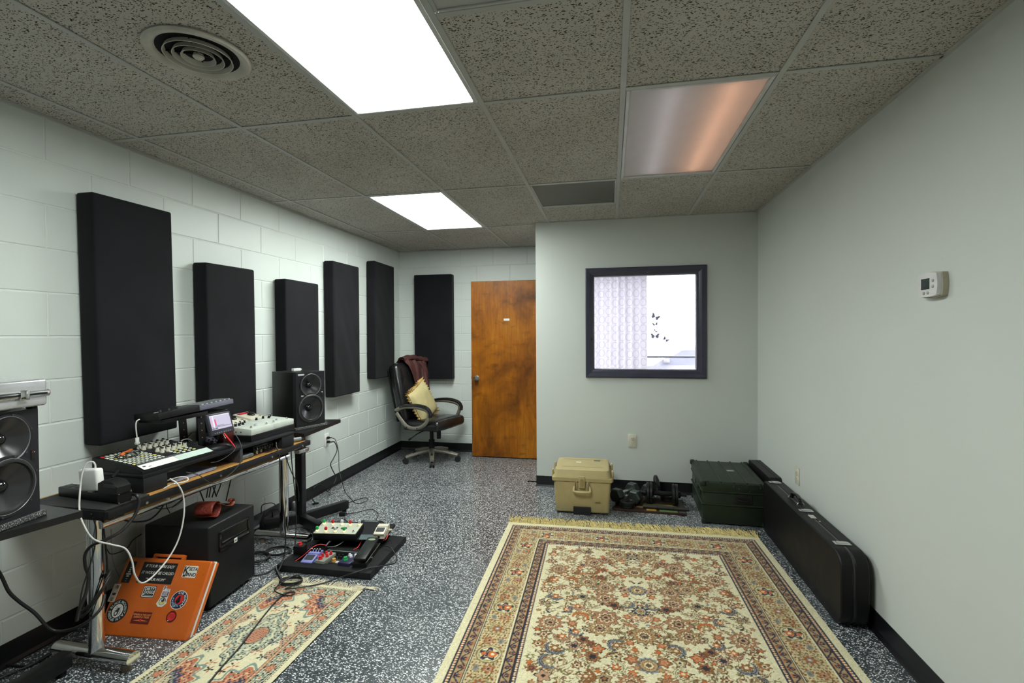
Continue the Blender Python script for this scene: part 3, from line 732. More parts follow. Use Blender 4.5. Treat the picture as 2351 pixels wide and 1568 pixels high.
# pad controller
MC = MRz @ tr(-.012, .004, hB+.001)
o = thing('pad_controller', 'black groove controller with white pads and knobs on the riser', 'controller', M=MC)
L, Dp, h0, h1 = .40, .300, .028, .060
g = G(); g.prism([(0, 0), (-Dp, 0), (-Dp, h1), (-.05, h0+.004), (0, .012)], 0, L, M=Matrix(((1, 0, 0, 0), (0, 0, 1, 0), (0, 1, 0, 0), (0, 0, 0, 1)))); g.build('body', BLACK, o, smooth=20)
sl = math.atan2(h1-h0-.004, Dp-.05)
MT = tr(-.05, 0, h0+.004) @ rot(ay=sl)           # local: -x runs back up the sloped top, y along
PADW = pm('pad_white', (.62, .65, .55), .5); PADY = pm('pad_yellow', (.72, .68, .18), .5)
for i in range(8):
    for j in range(8):
        m_ = PADW if (i*7+j*3) % 11 else PADY
        if (i, j) == (0, 7): m_ = RED
        G().box((-.022-j*.0275, .020+i*.0205, .0022), (.0165, .0118, .0045), b=.0015, seg=1, M=MT).build('pad', m_, o)
for i in range(16):
    for j in range(2):
        G().box((-.006-j*.012+.006, .024+i*.0145, .002), (.009, .0120, .004), b=.001, seg=1, M=MT).build('key', pm('key_dark', (.045, .045, .055), .4), o)
KN = pm('knob_ivory', (.62, .60, .50), .45)
def knob(parent, M, r, h, m, mt=None):
    k_ = G().lathe([(r, 0), (r*.98, h*.25), (r*.72, h*.55), (r*.78, h), (0, h)], 14, M=M).build('knob', m, parent)
    if mt is not None: G().lathe([(r*.60, h), (r*.56, h*1.18), (0, h*1.18)], 12, M=M).build('cap', mt, k_)
for gi, (xb, yb) in enumerate(((-.225, .205), (-.120, .215))):
    for j in range(2):
        for i in range(5): knob(o, MT @ tr(xb+j*.030, yb+i*.032, 0), .0105, .022, KN, BLACK)
for j in range(4):
    for i in range(4): G().lathe([(.0075, 0), (.0075, .003), (.006, .0042), (0, .0042)], 12, M=MT @ tr(-.020-j*.024, .245+i*.030, 0)).build('button', PADW if (i+j) % 3 else PADY, o)
G().add([(-.048, .012, h0+.0050), (-.003, .012, .0165), (-.003, .195, .0165), (-.048, .195, h0+.0050)], [(0, 1, 2, 3)], M=tr(0, 0, .001)).build('paper_label', pm('paper_white', (.75, .76, .70), .7, var=.04), o, smooth=0)
G().add([(-.046, .197, h0+.0045), (-.003, .197, .0155), (-.003, .390, .0155), (-.046, .390, h0+.0045)], [(0, 1, 2, 3)], M=tr(0, 0, .001)).build('light_strip', pm('strip_mint', (.55, .66, .60), .4), o, smooth=0)
for k in range(3): G().box((-.030+.006*k, .030+.022*k, .0285-.004*k), (.016, .012, .0012), M=tr(0, 0, -.001)).build('printed_mark', pm('ink_green_black', (.03, .06, .05), .6), o, smooth=0)
# coiled lead and orange marker lying on the pads
def on_pads(u, v, dz=.006): return MC @ MT @ Vector((u, v, dz))
g = G(); pts = []
for k in range(60):
    a = k/59*4*math.pi; pts.append(on_pads(-.140+.034*math.cos(a)*(1-.1*(k % 7)/7), .085+.045*math.sin(a)+.012*math.sin(a*.5), .008+.0035*math.sin(a*1.5)+.004))
o2 = G().tube(pts, .0026, 6).build('thin_lead', BLACK); tag(o2, 'thin black lead coiled on top of the white pads', 'cable')
o2 = thing('marker', 'orange marker lying across the pad controller', 'marker', M=MC @ MT @ tr(-.180, .100, .012) @ rot(az=.45))
G().box((0, 0, 0), (.012, .080, .010), b=.003).build('body', pm('neon_orange', (.85, .16, .03), .4), o2); G().box((0, .048, 0), (.011, .018, .009), b=.002).build('cap', pm('neon_orange_cap', (.9, .22, .06), .35), o2)

# bracket stand with mini keyboard
o = thing('bracket_stand', 'black perforated bracket stand rising from the riser behind the controller', 'bracket', M=tr(-2.375, .225, RT+.001))
for xx in (-.05, .07):
    g = G(); g.prism([(-.020, 0), (.030, 0), (.012, .205), (-.035, .205)], -.003, .003, M=tr(xx, 0, 0) @ Matrix(((0, 0, 1, 0), (1, 0, 0, 0), (0, 1, 0, 0), (0, 0, 0, 1)))); pl_ = g.build('side_plate', BLACKP, o, smooth=0)
    for zz in (.06, .10, .14, .175): G().cyl((xx+.0025, .002-zz*.06, zz), (xx+.0055, .002-zz*.06, zz), .0038, 10).build('rivet', pm('copper_rivet', (.55, .30, .18), .35, metal=.8), pl_)
G().rng(-.06, .085, -.26, .03, .183, .205, b=.003).build('arm', BLACKP, o); G().rng(-.075, .10, -.03, .05, 0, .006, b=.002, seg=1).build('foot_plate', BLACKP, o)
G().rng(-.045, .075, .03, .19, .178, .190, b=.002, seg=1).build('arm', BLACKP, o)
o = thing('mini_keyboard', 'slim black and grey keyboard synth raised on the bracket stand', 'keyboard', M=tr(-2.355, .16, RT+.2145) @ rot(ax=.030, ay=-.06))
G().rng(-.075, .075, -.225, .03, -.004, .030, b=.004).build('body', BLACK, o); kb = G().rng(-.076, .076, .03, .275, -.003, .024, b=.003).build('key_bed', pm('grey_violet_plastic', (.14, .14, .18), .4), o)
for k in range(14): G().box((.006, .047+k*.0162, .0255), (.115, .0148, .008), b=.0015, seg=1).build('key', pm('keycap_grey', (.30, .32, .33), .4) if k % 2 else pm('keycap_dark', (.06, .065, .07), .35), kb)
for k in range(3): G().cyl((.04, -.18+k*.05, .030), (.04, -.18+k*.05, .040), .006, 12).build('knob', DGREY, o)
for k in range(2): G().box((.03, -.20+k*.018, .0305), (.008, .014, .002)).build('button', LGREY, o, smooth=0)

# small tilted screen
tl, tr_, br, bl = px(472.4, 953.6, x=-2.195), px(526, 942.3, x=-2.195), px(540.9, 988.7, y=.315), px(487.9, 1001.2, y=.142)
xa = ((tr_-tl)+(br-bl)).normalized(); up_ = ((tl-bl)+(tr_-br)); up_ = (up_-xa*up_.dot(xa)).normalized(); nz = xa.cross(up_)
ctr = (tl+tr_+br+bl)/4; w_ = (tr_-tl).length*.5+(br-bl).length*.5; h_ = ((tl-bl).length+(tr_-br).length)/2
MS = Matrix(((xa.x, up_.x, nz.x, ctr.x), (xa.y, up_.y, nz.y, ctr.y), (xa.z, up_.z, nz.z, ctr.z), (0, 0, 0, 1)))
o = thing('small_monitor', 'small tilted flat screen showing a pink bar on the riser', 'monitor', M=MS)
G().box((0, 0, -.010), (w_, h_, .020), b=.004).build('bezel', pm('bezel_violet_black', (.030, .030, .042), .35), o)
G().box((0, .008, -.026), (w_*.7, h_*.6, .014), b=.004).build('rear_shell', BLACK, o)
sc = G().box((0, .010, .0004), (w_-.026, h_-.040, .0012)).build('screen', emis('screen_lilac', (.62, .58, .75), .85), o, smooth=0)
sw_, sh_ = w_-.026, h_-.040
for (a, b, c, d_, m_) in ((-.36, .04, .05, .9, emis('screen_white', (.9, .88, .95), .85)), (-.27, .0, .065, .42, emis('screen_pink', (.85, .10, .28), .8)), (-.46, -.05, .03, .5, emis('screen_rose', (.85, .45, .60), .75)), (0, -.33, .98, .03, emis('screen_line', (.12, .12, .18), .5)), (-.12, -.25, .5, .05, emis('screen_grey', (.42, .38, .5), .6)), (-.35, -.42, .28, .06, emis('screen_dark', (.1, .1, .14), .4)), (0, .46, .98, .05, emis('screen_white', (.9, .88, .95), .85))):
    G().box((a*sw_, .010+b*sh_, .0012), (c*sw_, d_*sh_, .0008)).build('screen_graphic', m_, sc, smooth=0)
for k in range(8): G().box((-.35*w_+k*.09*w_+(.02*w_ if k > 3 else 0), -h_/2+.011, .0008), (.0075, .005, .0016), b=.0005, seg=1).build('button', MGREY, o)
G().tube([(0, -.02, -.03), (0, -.05, -.035), (0, -h_*.5-.02, -.05)], .007, 8).build('neck', BLACK, o)
o = thing('red_strap', 'bright red flat strap hanging below the small screen', 'strap', (0, 0, 0))
p_ = [px(514, 994, x=-2.165), px(522, 1004, x=-2.152), px(532, 1016, x=-2.142), px(540, 1027, x=-2.135)]
G().tube(crm(p_, 5), .0085, 8, flat=.35).build('band', pm('red_strap_red', (.80, .012, .018), .45), o); G().tube([p_[0]+Vector((-.004, -.004, 0)), p_[1]+Vector((-.004, -.008, -.004))], .002, 6).build('tail', CREAM, o)
# mouse, crumpled bag
mp_ = px(515, 1030, z=RT)
o = thing('computer_mouse', 'black computer mouse resting on the riser beside the controller', 'mouse', (mp_.x-.02, mp_.y-.02, RT+.001), 1.2)
G().lathe([(0, .030), (.022, .029), (.040, .022), (.050, .008), (.050, 0), (0, 0)], 24, M=Matrix.Scale(1.45, 4, (1, 0, 0)) @ Matrix.Scale(.75, 4, (0, 1, 0))).build('shell', BLACK, o); G().cyl((.03, -.004, .026), (.03, .004, .026), .006, 10).build('wheel', DGREY, o)
bp = px(478, 1022, z=RT); g = G(); bmx = bmesh.new(); bmesh.ops.create_icosphere(bmx, subdivisions=4, radius=1)
for v in bmx.verts:
    n_ = v.co.normalized(); f_ = 1+.35*mnoise.noise(n_*2.6)+.18*mnoise.noise(n_*7); v.co = Vector((n_.x*.034*f_, n_.y*.034*f_, max(0, .024+n_.z*.026*f_)))
bmx.verts.index_update(); g.v = [tuple(v.co) for v in bmx.verts]; g.f = [tuple(v.index for v in f.verts) for f in bmx.faces]; bmx.free()
o = g.build('plastic_bag', pm('crumpled_film', (.085, .080, .11), .18, bump=.6, bscale=60), None, smooth=12); o.location = (bp.x+.03, bp.y-.02, RT+.001); tag(o, 'crumpled dark plastic bag on the riser below the small screen', 'bag')

# pedal tray with four pedals
TZ = RT+.036
o = thing('pedal_tray', 'black tray lifting the pale pedals above the riser', 'tray', (-2.315, .612, RT+.001), -.02)
G().rng(-.175, .178, -.200, .195, .022, .035, b=.002).build('tray_top', BLACKP, o)
for yy in (-.195, .190): G().rng(-.175, .178, yy-.005, yy+.005, 0, .024, b=.001, seg=1).build('side', BLACKP, o)
G().rng(.172, .178, -.20, .195, .001, .024).build('front_lip', BLACKP, o, smooth=0)
def wedge(g, w, d_, h0, h1, M=None, b=.003):
    """w along y, d along -x (front at x=0)"""
    vs, fs = bev_cube(d_, w, 1.0, 0, 1)
    vs, fs = bev_cube(d_, w, (h0+h1)/2, b, 2)
    out = []
    for p in vs:
        f_ = (p[0]+d_/2)/d_; hh = h1+(h0-h1)*f_; zz = (p[2]/((h0+h1)/2)+.5)*hh
        out.append((p[0]-d_/2, p[1], zz))
    return g.add(out, fs, M)
PALE = pm('pale_grey_enamel', (.56, .60, .54), .38); CREAMP = pm('cream_enamel', (.66, .62, .50), .35)
JEWEL = pm('jewel_glass', (.55, .60, .62), .1)
def footswitch(p, M):
    f_ = G().cyl((0, 0, 0), (0, 0, .004), .008, 8, M=M).build('footswitch', CHROME, p); G().cyl((0, 0, .004), (0, 0, .012), .0045, 12, M=M).build('button', CHROME, f_)
for k, (yc, lb) in enumerate(((.512, 'pale grey dual footswitch pedal with seven black knobs, next to the small screen'), (.710, 'pale grey dual footswitch pedal with four black knobs, next to the far speaker'))):
    w_p, d_p, a0, a1 = .194, .190, .036, .050
    o = thing('effects_pedal', lb, 'effects pedal', (-2.142, yc, TZ), -.02, 'pedals on the tray')
    wedge(G(), w_p, d_p, a0, a1).build('enclosure', PALE, o)
    MTp = tr(0, 0, a0) @ rot(ay=math.atan2(a1-a0, d_p))
    ks = [(-.165, -.07), (-.165, -.035), (-.165, .0), (-.165, .035), (-.135, -.07), (-.135, -.04), (-.135, -.01)] if k == 0 else [(-.16, -.06), (-.16, .0), (-.14, .03), (-.165, .07)]
    for (a, b) in ks: knob(o, MTp @ tr(a, b, 0), .0085, .016, BLACK, LGREY)
    for b in (-.065, .065): footswitch(o, MTp @ tr(-.030, b, 0))
    j = G().lathe([(.011, 0), (.011, .006), (.008, .011), (0, .012)], 16, M=MTp @ tr(-.055, .005, 0)).build('jewel_lamp', JEWEL, o)
    for b in (-.05, -.015): G().cyl((d_p*-.3+b, -w_p/2-.001, .018), (d_p*-.3+b, -w_p/2+.001, .018), .004, 8).build('jack', SLOT, o)
for k, (yc, lb) in enumerate(((.560, 'cream pedal with red display, behind the pedal with seven knobs'), (.722, 'cream pedal with red display, behind the pedal with four knobs'))):
    o = thing('effects_pedal', lb, 'effects pedal', (-2.340, yc, TZ), -.05, 'pedals on the tray')
    w_p, d_p, a0, a1 = .125, .150, .052, .078
    wedge(G(), w_p, d_p, a0, a1, b=.006).build('enclosure', CREAMP, o)
    MTp = tr(0, 0, a0) @ rot(ay=math.atan2(a1-a0, d_p))
    dp = G().box((-.125, 0, .0005), (.030, .090, .002), b=.0006, seg=1, M=MTp).build('display_window', GLOSSB, o)
    G().box((-.125, -.006, .0018), (.020, .058, .001), M=MTp).build('display', emis('red_display', (.75, .02, .05), .9), dp, smooth=0)
    knob(o, MTp @ tr(-.075, .015, 0), .024, .016, BLACK)
    footswitch(o, MTp @ tr(-.022, .035, 0))
    for b in (-.03, 0, .03): G().cyl((0, 0, 0), (0, 0, .003), .003, 8, M=MTp @ tr(-.100, b, 0)).build('button', WHITE, o)
o = thing('red_knob_pedal', 'small dark pedal with shiny red knobs behind the screen', 'effects pedal', (-2.30, .360, RT+.001)); G().rng(-.05, .05, -.04, .04, 0, .075, b=.004).build('enclosure', pm('dark_red_box', (.08, .012, .012), .4), o)
for (a, b) in ((.02, -.015), (-.015, .015), (.03, .02)): knob(o, tr(a, b, .075), .012, .022, RED)

# gear under the riser
o = thing('audio_interface', 'black audio interface with wire handles under the riser', 'audio interface', M=MRz @ tr(0, 0, 0))
G().rng(-.26, -.050, .715, .880, .002, .052, b=.003).build('chassis', BLACKP, o)
for k in range(7): G().cyl((-.050, .732+k*.021, .036), (-.036, .732+k*.021, .036), .0065, 12).build('knob', DGREY, o)
for k in range(4): G().cyl((-.050, .738+k*.036, .015), (-.045, .738+k*.036, .015), .009, 14).build('input_jack', STEEL, o)
for k in range(3): G().cyl((-.045, .80+k*.024, .014), (-.012, .80+k*.024, .012), .0065, 10).build('plug', BLACK, o)
for yy in (.718, .877): G().tube(crm([(-.050, yy, .010), (-.026, yy, .010), (-.024, yy, .028), (-.026, yy, .046), (-.050, yy, .046)], 4), .0022, 6).build('handle', CHROME, o)
o = thing('paper_sheets', 'loose grey sheets and pliers-like clip tucked under the riser', 'papers', M=MRz)
for k in range(3): G().box((-.10, .30+.01*k, .002+.002*k), (.16, .24, .0012), M=rot(az=.02*k)).build('sheet', pm('sheet_grey', (.35, .34, .40), .6), o, smooth=0)
o = thing('grey_pouch', 'flat grey zip pouch under the riser beside the interface', 'pouch', M=MRz @ tr(-.06, .645, .012)); G().box((0, 0, 0), (.07, .10, .022), b=.009, seg=3).build('body', pm('pouch_grey', (.20, .22, .24), .55, bump=.5, bscale=90), o)
G().box((.036, 0, .004), (.003, .09, .003)).build('zip', STEEL, o, smooth=0)
o = thing('desk_clamp', 'grey metal clamp fixed under the far desk corner', 'clamp', (-2.078, .79, .640)); G().rng(-.02, .02, -.045, .06, 0, .022, b=.003).build('body', STEEL, o); G().cyl((.012, 0, -.014), (.012, 0, .0), .009, 12).build('screw', DGREY, o); G().rng(-.02, .02, .04, .055, -.004, .0, b=.001, seg=1).build('lip', STEEL, o)
o = thing('grey_tube', 'short pale grey cylinder on the desk end past the riser', 'cylinder', (-2.15, .80, DZ+.004)); G().cyl((0, 0, .014), (.03, .05, .014), .013, 14).build('body', pm('tube_grey', (.25, .28, .30), .4), o); G().cyl((-.006, -.01, .014), (0, 0, .014), .010, 14).build('collar', DGREY, o)
# ================================================================== subwoofer with leather strap
o = thing('subwoofer', 'large black subwoofer box under the desk', 'subwoofer', (-2.273, .185, 0), .061)
SUBM = pm('subwoofer_vinyl', (.0085, .009, .010), .5, bump=.5, bscale=260, spec=.3)
G().box((0, 0, .228), (.375, .355, .417), b=.010, seg=3).build('cabinet', SUBM, o)
for a in (-.15, .15):
    for b in (-.14, .14): G().cyl((a, b, 0), (a, b, .022), .018, 14).build('foot', RUBBER, o)
c_ = [px(*p, x=-2.080) for p in ((496, 1225), (571, 1188), (573, 1225), (499, 1273))]
yA = min((c_[0].y+c_[3].y)/2, (c_[1].y+c_[2].y)/2)-.185; yB_ = max((c_[0].y+c_[3].y)/2, (c_[1].y+c_[2].y)/2)-.185; zA = (c_[2].z+c_[3].z)/2; zB = (c_[0].z+c_[1].z)/2
yA, yB_ = max(yA, -.15), min(yB_, .15)
hp = G(); fx = .1885
for (a, b, c, d_) in ((yA, yB_, zB-.014, zB), (yA, yB_, zA, zA+.030), (yA, yA+.014, zA, zB), (yB_-.012, yB_, zA, zB)): hp.rng(fx-.004, fx+.007, a, b, c, d_, b=.004)
hp = hp.build('handle_frame', GLOSSB, o)
G().rng(fx-.001, fx+.001, yA+.012, yB_-.010, zA+.028, zB-.012).build('handle_cup', pm('deep_black', (.003, .003, .003), .3), hp, smooth=0)
G().rng(fx+.001, fx+.006, yA+.02, yB_-.02, zA+.036, zA+.043, b=.002).build('cup_ledge', GLOSSB, hp)
G().rng(fx+.007, fx+.009, (yA+yB_)/2-.012, (yA+yB_)/2+.012, zA+.004, zA+.028, b=.001, seg=1).build('badge', WHITE, o)
text_mesh('JBL', .010, tr(fx+.0095, (yA+yB_)/2, zA+.016) @ rot(az=math.pi/2) @ rot(ax=math.pi/2), 'badge_lettering', pm('badge_ink', (.08, .07, .07), .5), o, bold=.0004)

def m_leather(name, a, b, sc=22, bump=.9, rough=.32):
    t = NT(name); p = t.obj(); v = t.voro(p, sc); w = t.noise(p, sc*2.2, 4, .6, 1.2)
    h = t.math('ADD', t.math('MULTIPLY', v.outputs['Distance'], .7), w.outputs['Fac'])
    c = t.ramp(h, [(.45, a), (.85, b)]); t.link(c, t.p.inputs['Base Color']); t.bump(h, bump, .004); t.set(rough=rough, spec=.5, coat=.2); return t.m
TOOLED = m_leather('tooled_red_leather', (.040, .004, .003), (.20, .020, .010), 60)
o = thing('leather_strap', 'rolled tooled red-brown leather strap on top of the subwoofer', 'leather strap', (-2.180, .125, .438), -1.31)
def spiral(u, v):                         # u around, v along the strap width
    a = -.2+u*5.6; r = .046+.004*math.sin(3*u)-.010*u
    return (r*math.cos(a)-.0, (v-.5)*.095, .046+r*math.sin(a)*.95)
g = G(); g.grid(spiral, 44, 8); b_ = g.build('roll', TOOLED, o); sm = b_.modifiers.new('thick', 'SOLIDIFY'); sm.thickness = .004; sm.offset = 0
g = G(); g.tube(crm([(-.030, .040, .070), (-.050, .048, .060), (-.075, .054, .044), (-.100, .060, .034), (-.122, .062, .032), (-.138, .062, .046), (-.130, .062, .062)], 6), .013, 8, flat=.18); g.build('tail', pm('strap_tan', (.22, .055, .02), .4), o)
G().tube(crm([(-.130, .062, .062), (-.116, .060, .064), (-.110, .058, .050)], 6), .012, 8, flat=.2).build('end_loop', TOOLED, o)

# ================================================================== orange attache case covered in stickers
b0 = Vector((-2.455, -.225, 0)); ex_ = Vector((.99688, .07887, 0)).normalized()
nn = Vector((.067, -.84678, .52771)).normalized(); ey_ = nn.cross(ex_).normalized()
MO = Matrix(((ex_.x, ey_.x, nn.x, b0.x), (ex_.y, ey_.y, nn.y, b0.y), (ex_.z, ey_.z, nn.z, b0.z+.040), (0, 0, 0, 1)))
MO = MO @ tr(-.01, -.045, 0)
o = thing('orange_briefcase', 'orange hard shell briefcase covered in stickers, leaning on the subwoofer', 'briefcase', M=MO)
OR = pm('orange_abs', (.56, .115, .012), .30, var=.06, coat=.3)
Wc, Hc = .470, .345
G().box((Wc/2, Hc/2, -.016), (Wc, Hc, .032), b=.010, seg=3).build('front_shell', OR, o)
G().box((Wc/2, Hc/2, -.050), (Wc, Hc, .026), b=.009, seg=3).build('rear_shell', OR, o)
G().box((Wc/2, Hc/2, -.0345), (Wc+.002, Hc+.002, .0075), b=.002).build('seam_band', pm('seam_white', (.70, .72, .68), .35), o)
G().box((.205, Hc+.016, -.034), (.175, .016, .024), b=.006).build('handle', OR, o)
for a in (.125, .285): G().box((a, Hc+.005, -.034), (.018, .014, .018), b=.003).build('handle_post', OR, o)
for a in (.09, .36): G().box((a, -.004, -.03), (.035, .010, .018), b=.002).build('foot', CREAM, o)
K_ = pm('sticker_black', (.012, .011, .012), .35); W_ = pm('sticker_white', (.74, .73, .68), .4); R_ = pm('sticker_red', (.62, .03, .03), .35); N_ = pm('sticker_navy', (.015, .022, .06), .35)
Y_ = pm('sticker_olive', (.62, .55, .16), .4); Mn = pm('sticker_maroon', (.13, .010, .008), .4); P_ = pm('sticker_violet', (.09, .05, .16), .4); BB = pm('sticker_blue_grey', (.40, .55, .66), .4); TN = pm('sticker_tan', (.55, .45, .33), .5); OG = pm('sticker_ochre', (.70, .26, .08), .4)
def rrect(x0, x1, y0, y1, r=.006, n=4):
    P = []
    for (cx, cy, a0) in ((x1-r, y1-r, 0), (x0+r, y1-r, 1), (x0+r, y0+r, 2), (x1-r, y0+r, 3)):
        for i in range(n+1): a = math.pi/2*(a0+i/n); P.append((cx+r*math.cos(a), cy+r*math.sin(a)))
    return P
def disc(cx, cy, rx, ry, n=28, sk=0): return [(cx+rx*math.cos(2*math.pi*i/n)+sk*ry*math.sin(2*math.pi*i/n), cy+ry*math.sin(2*math.pi*i/n)) for i in range(n)]
def stk(poly, m, z=0, parent=None, name='sticker'):
    return G().prism(poly, .0002+z*.0003, .0004+z*.0003).build(name, m, parent or o, smooth=0)
def txt(s, x, y, size, m, par, rz=0, shear=0, z=2.5, space=1., bold=0.): return text_mesh(s, size, tr(x, y, .0004+z*.0003) @ rot(az=rz), 'lettering', m, par, shear, space=space, bold=bold)
ox, oy = .01, .009                       # face frame -> case frame
s_ = stk(rrect(.094+ox, .283+ox, .221+oy, .316+oy, .001), K_, 1)
for k, l_ in enumerate(('IF TOUR WERE EASY', 'IT WOULD BE CALLED', '\u201cYOUR MOM\u201d')): txt(l_, .190+ox, .298-.030*k+oy, .0185, W_, s_, shear=.22, space=.92)
s_ = stk(rrect(.010+ox, .055+ox, .217+oy, .315+oy, .001), K_, 1)
for k, wd_ in enumerate((.004, .010, .009, .010, .014, .026, .015, .010, .004)): stk(rrect(.034-wd_/2+ox, .034+wd_/2+ox, .303-k*.0098+oy, .303-k*.0098+(.002 if k in (0, 1, 7, 8) else .006)+oy, .0005), W_, 2, s_, 'printed_bar')
s_ = stk(rrect(.324+ox, .398+ox, .256+oy, .309+oy, .004), W_, 1)
txt('K', .339+ox, .287+oy, .046, K_, s_, bold=.001); txt('SETA', .375+ox, .294+oy, .021, K_, s_, bold=.0006); txt('BAND', .368+ox, .269+oy, .022, K_, s_, bold=.0006); stk([(.327+ox, .259+oy), (.343+ox, .259+oy), (.333+ox, .273+oy)], K_, 2, s_, 'printed_shape')
s_ = stk(rrect(-.018+ox, .018+ox, .132+oy, .210+oy, .001), W_, 1); stk(rrect(-.015+ox, .015+ox, .135+oy, .207+oy, .001), TN, 2, s_, 'printed_panel')
for (a, b, rx, ry, m_) in ((.002, .196, .008, .008, Mn), (.0, .195, .004, .006, TN), (-.001, .176, .007, .007, LGREY), (.001, .166, .010, .006, K_), (.0, .146, .010, .007, MGREY), (.0, .138, .008, .002, Mn)): stk(disc(a+ox, b+oy, rx, ry, 14), m_, 3, s_, 'printed_shape')
s_ = stk(rrect(.146+ox, .216+ox, .159+oy, .211+oy, .006), K_, 1); stk(rrect(.149+ox, .213+ox, .162+oy, .208+oy, .005), W_, 2, s_, 'printed_border'); stk(rrect(.152+ox, .210+ox, .165+oy, .205+oy, .004), K_, 3, s_, 'printed_panel')
txt('DIRTY', .181+ox, .196+oy, .0175, W_, s_, z=4.5, bold=.0004); txt('DOGG', .185+ox, .1815+oy, .0175, W_, s_, z=4.5, bold=.0004); stk(rrect(.163+ox, .205+ox, .1685+oy, .1705+oy, .0005), BB, 4, s_, 'printed_bar'); stk(disc(.157+ox, .173+oy, .003, .005, 10), W_, 4, s_, 'printed_shape')
s_ = stk([(.252+ox, .214+oy), (.268+ox, .214+oy), (.270+ox, .203+oy), (.291+ox, .202+oy), (.293+ox, .150+oy), (.297+ox, .140+oy), (.280+ox, .124+oy), (.258+ox, .124+oy), (.243+ox, .136+oy), (.252+ox, .160+oy)], W_, 1)
txt('P', .261+ox, .203+oy, .022, P_, s_, bold=.0008); txt('INE', .280+ox, .197+oy, .010, P_, s_); stk(rrect(.257+ox, .289+ox, .166+oy, .190+oy, .002), P_, 2, s_, 'printed_panel'); txt('LEAF', .273+ox, .1835+oy, .0105, W_, s_, z=3.5, bold=.0004)
txt('BOYS', .273+ox, .1735+oy, .0105, W_, s_, z=3.5, bold=.0003); stk(disc(.271+ox, .148+oy, .017, .017, 20), K_, 2, s_, 'printed_shape'); stk(disc(.271+ox, .147+oy, .014, .014, 20), W_, 3, s_, 'printed_shape'); stk(disc(.273+ox, .152+oy, .008, .008, 16), K_, 4, s_, 'printed_shape'); stk(disc(.270+ox, .155+oy, .002, .003, 10), W_, 5, s_, 'printed_shape'); stk([(.250+ox, .142+oy), (.294+ox, .148+oy), (.286+ox, .139+oy), (.256+ox, .135+oy)], Y_, 4, s_, 'printed_shape')
def ring_text(s, cx, cy, rx, ry, a0, a1, size, m, par, z=3.5, flip=False):
    n = len(s)
    for i, ch in enumerate(s):
        if ch == ' ': continue
        a = math.radians(a0+(a1-a0)*(i+.5)/n); tz = a-math.pi/2 if not flip else a+math.pi/2
        txt(ch, cx+rx*math.cos(a), cy+ry*math.sin(a), size, m, par, rz=tz, z=z, bold=.0004)
s_ = stk(disc(.355+ox, .158+oy, .043, .041), W_, 1); stk(disc(.355+ox, .158+oy, .040, .038), N_, 2, s_, 'printed_disc'); stk(disc(.357+ox, .160+oy, .022, .021), R_, 3, s_, 'printed_disc'); stk([(.352+ox, .176+oy), (.360+ox, .174+oy), (.364+ox, .150+oy), (.352+ox, .138+oy), (.340+ox, .152+oy)], K_, 4, s_, 'printed_shape')
for k in range(5): stk(rrect(.331+k*.007+ox, .3335+k*.007+ox, .128+oy, .146-.002*k+oy, .0005), BB, 4, s_, 'printed_bar')
ring_text('CIG NINJAS', .355+ox, .158+oy, .031, .030, 115, -62, .0135, W_, s_); ring_text('KICKS', .355+ox, .158+oy, .031, .030, 250, 160, .010, BB, s_)
s_ = stk(disc(.056+ox, .096+oy, .052, .050), K_, 1); stk(disc(.056+ox, .096+oy, .027, .029), W_, 2, s_, 'printed_disc')
ring_text('BLACK', .056+ox, .096+oy, .038, .038, 172, 92, .0165, LGREY, s_); ring_text('MOUNTAIN', .056+ox, .096+oy, .038, .038, 84, -76, .0165, LGREY, s_); ring_text('SPIDERS', .056+ox, .096+oy, .038, .038, 272, 182, .0165, LGREY, s_)
stk(disc(.059+ox, .104+oy, .005, .006, 12), K_, 3, s_, 'printed_shape'); stk(disc(.054+ox, .086+oy, .010, .013, 16), K_, 3, s_, 'printed_shape'); stk(disc(.053+ox, .085+oy, .005, .007, 12), W_, 4, s_, 'printed_shape')
for sx in (-1, 1):
    for (dx, dy, ex2, ey2) in ((.012, .012, .016, .020), (.016, .004, .019, .010), (.016, -.004, .020, -.014), (.012, -.010, .014, -.024)):
        a, b, c, d_ = .057, .100, .057+sx*dx, .100+dy; e1, e2 = .057+sx*ex2*.8, .096+ey2
        for (p, q) in (((a, b), (c, d_)), ((c, d_), (e1, e2))):
            vx, vy = q[0]-p[0], q[1]-p[1]; l = math.hypot(vx, vy)+1e-9; wx, wy = -vy/l*.0009, vx/l*.0009
            stk([(p[0]+wx+ox, p[1]+wy+oy), (p[0]-wx+ox, p[1]-wy+oy), (q[0]-wx+ox, q[1]-wy+oy), (q[0]+wx+ox, q[1]+wy+oy)], K_, 3, s_, 'printed_line')
s_ = stk(disc(.347+ox, .087+oy, .026, .025), Mn, 1); stk(disc(.347+ox, .087+oy, .019, .017), R_, 2, s_, 'printed_disc')
for k in range(4): stk(rrect(.336+k*.007+ox, .338+k*.007+ox, .080+oy, .098+oy, .0005), Mn, 3, s_, 'printed_bar')
stk(disc(.337+ox, .070+oy, .003, .002, 10), W_, 3, s_, 'printed_shape')
s_ = stk(rrect(.146+ox, .243+ox, .048+oy, .098+oy, .001), Mn, 1); txt('CURSED & THE LOST', .1945+ox, .086+oy, .0098, OG, s_, bold=.0003); txt('DANCE & TALES', .1945+ox, .076+oy, .0110, OG, s_, bold=.0003)
stk([(.155+ox, .061+oy), (.1945+ox, .066+oy), (.234+ox, .061+oy), (.1945+ox, .060+oy)], OG, 2, s_, 'printed_shape'); stk(disc(.1945+ox, .063+oy, .007, .006, 12), R_, 3, s_, 'printed_shape')

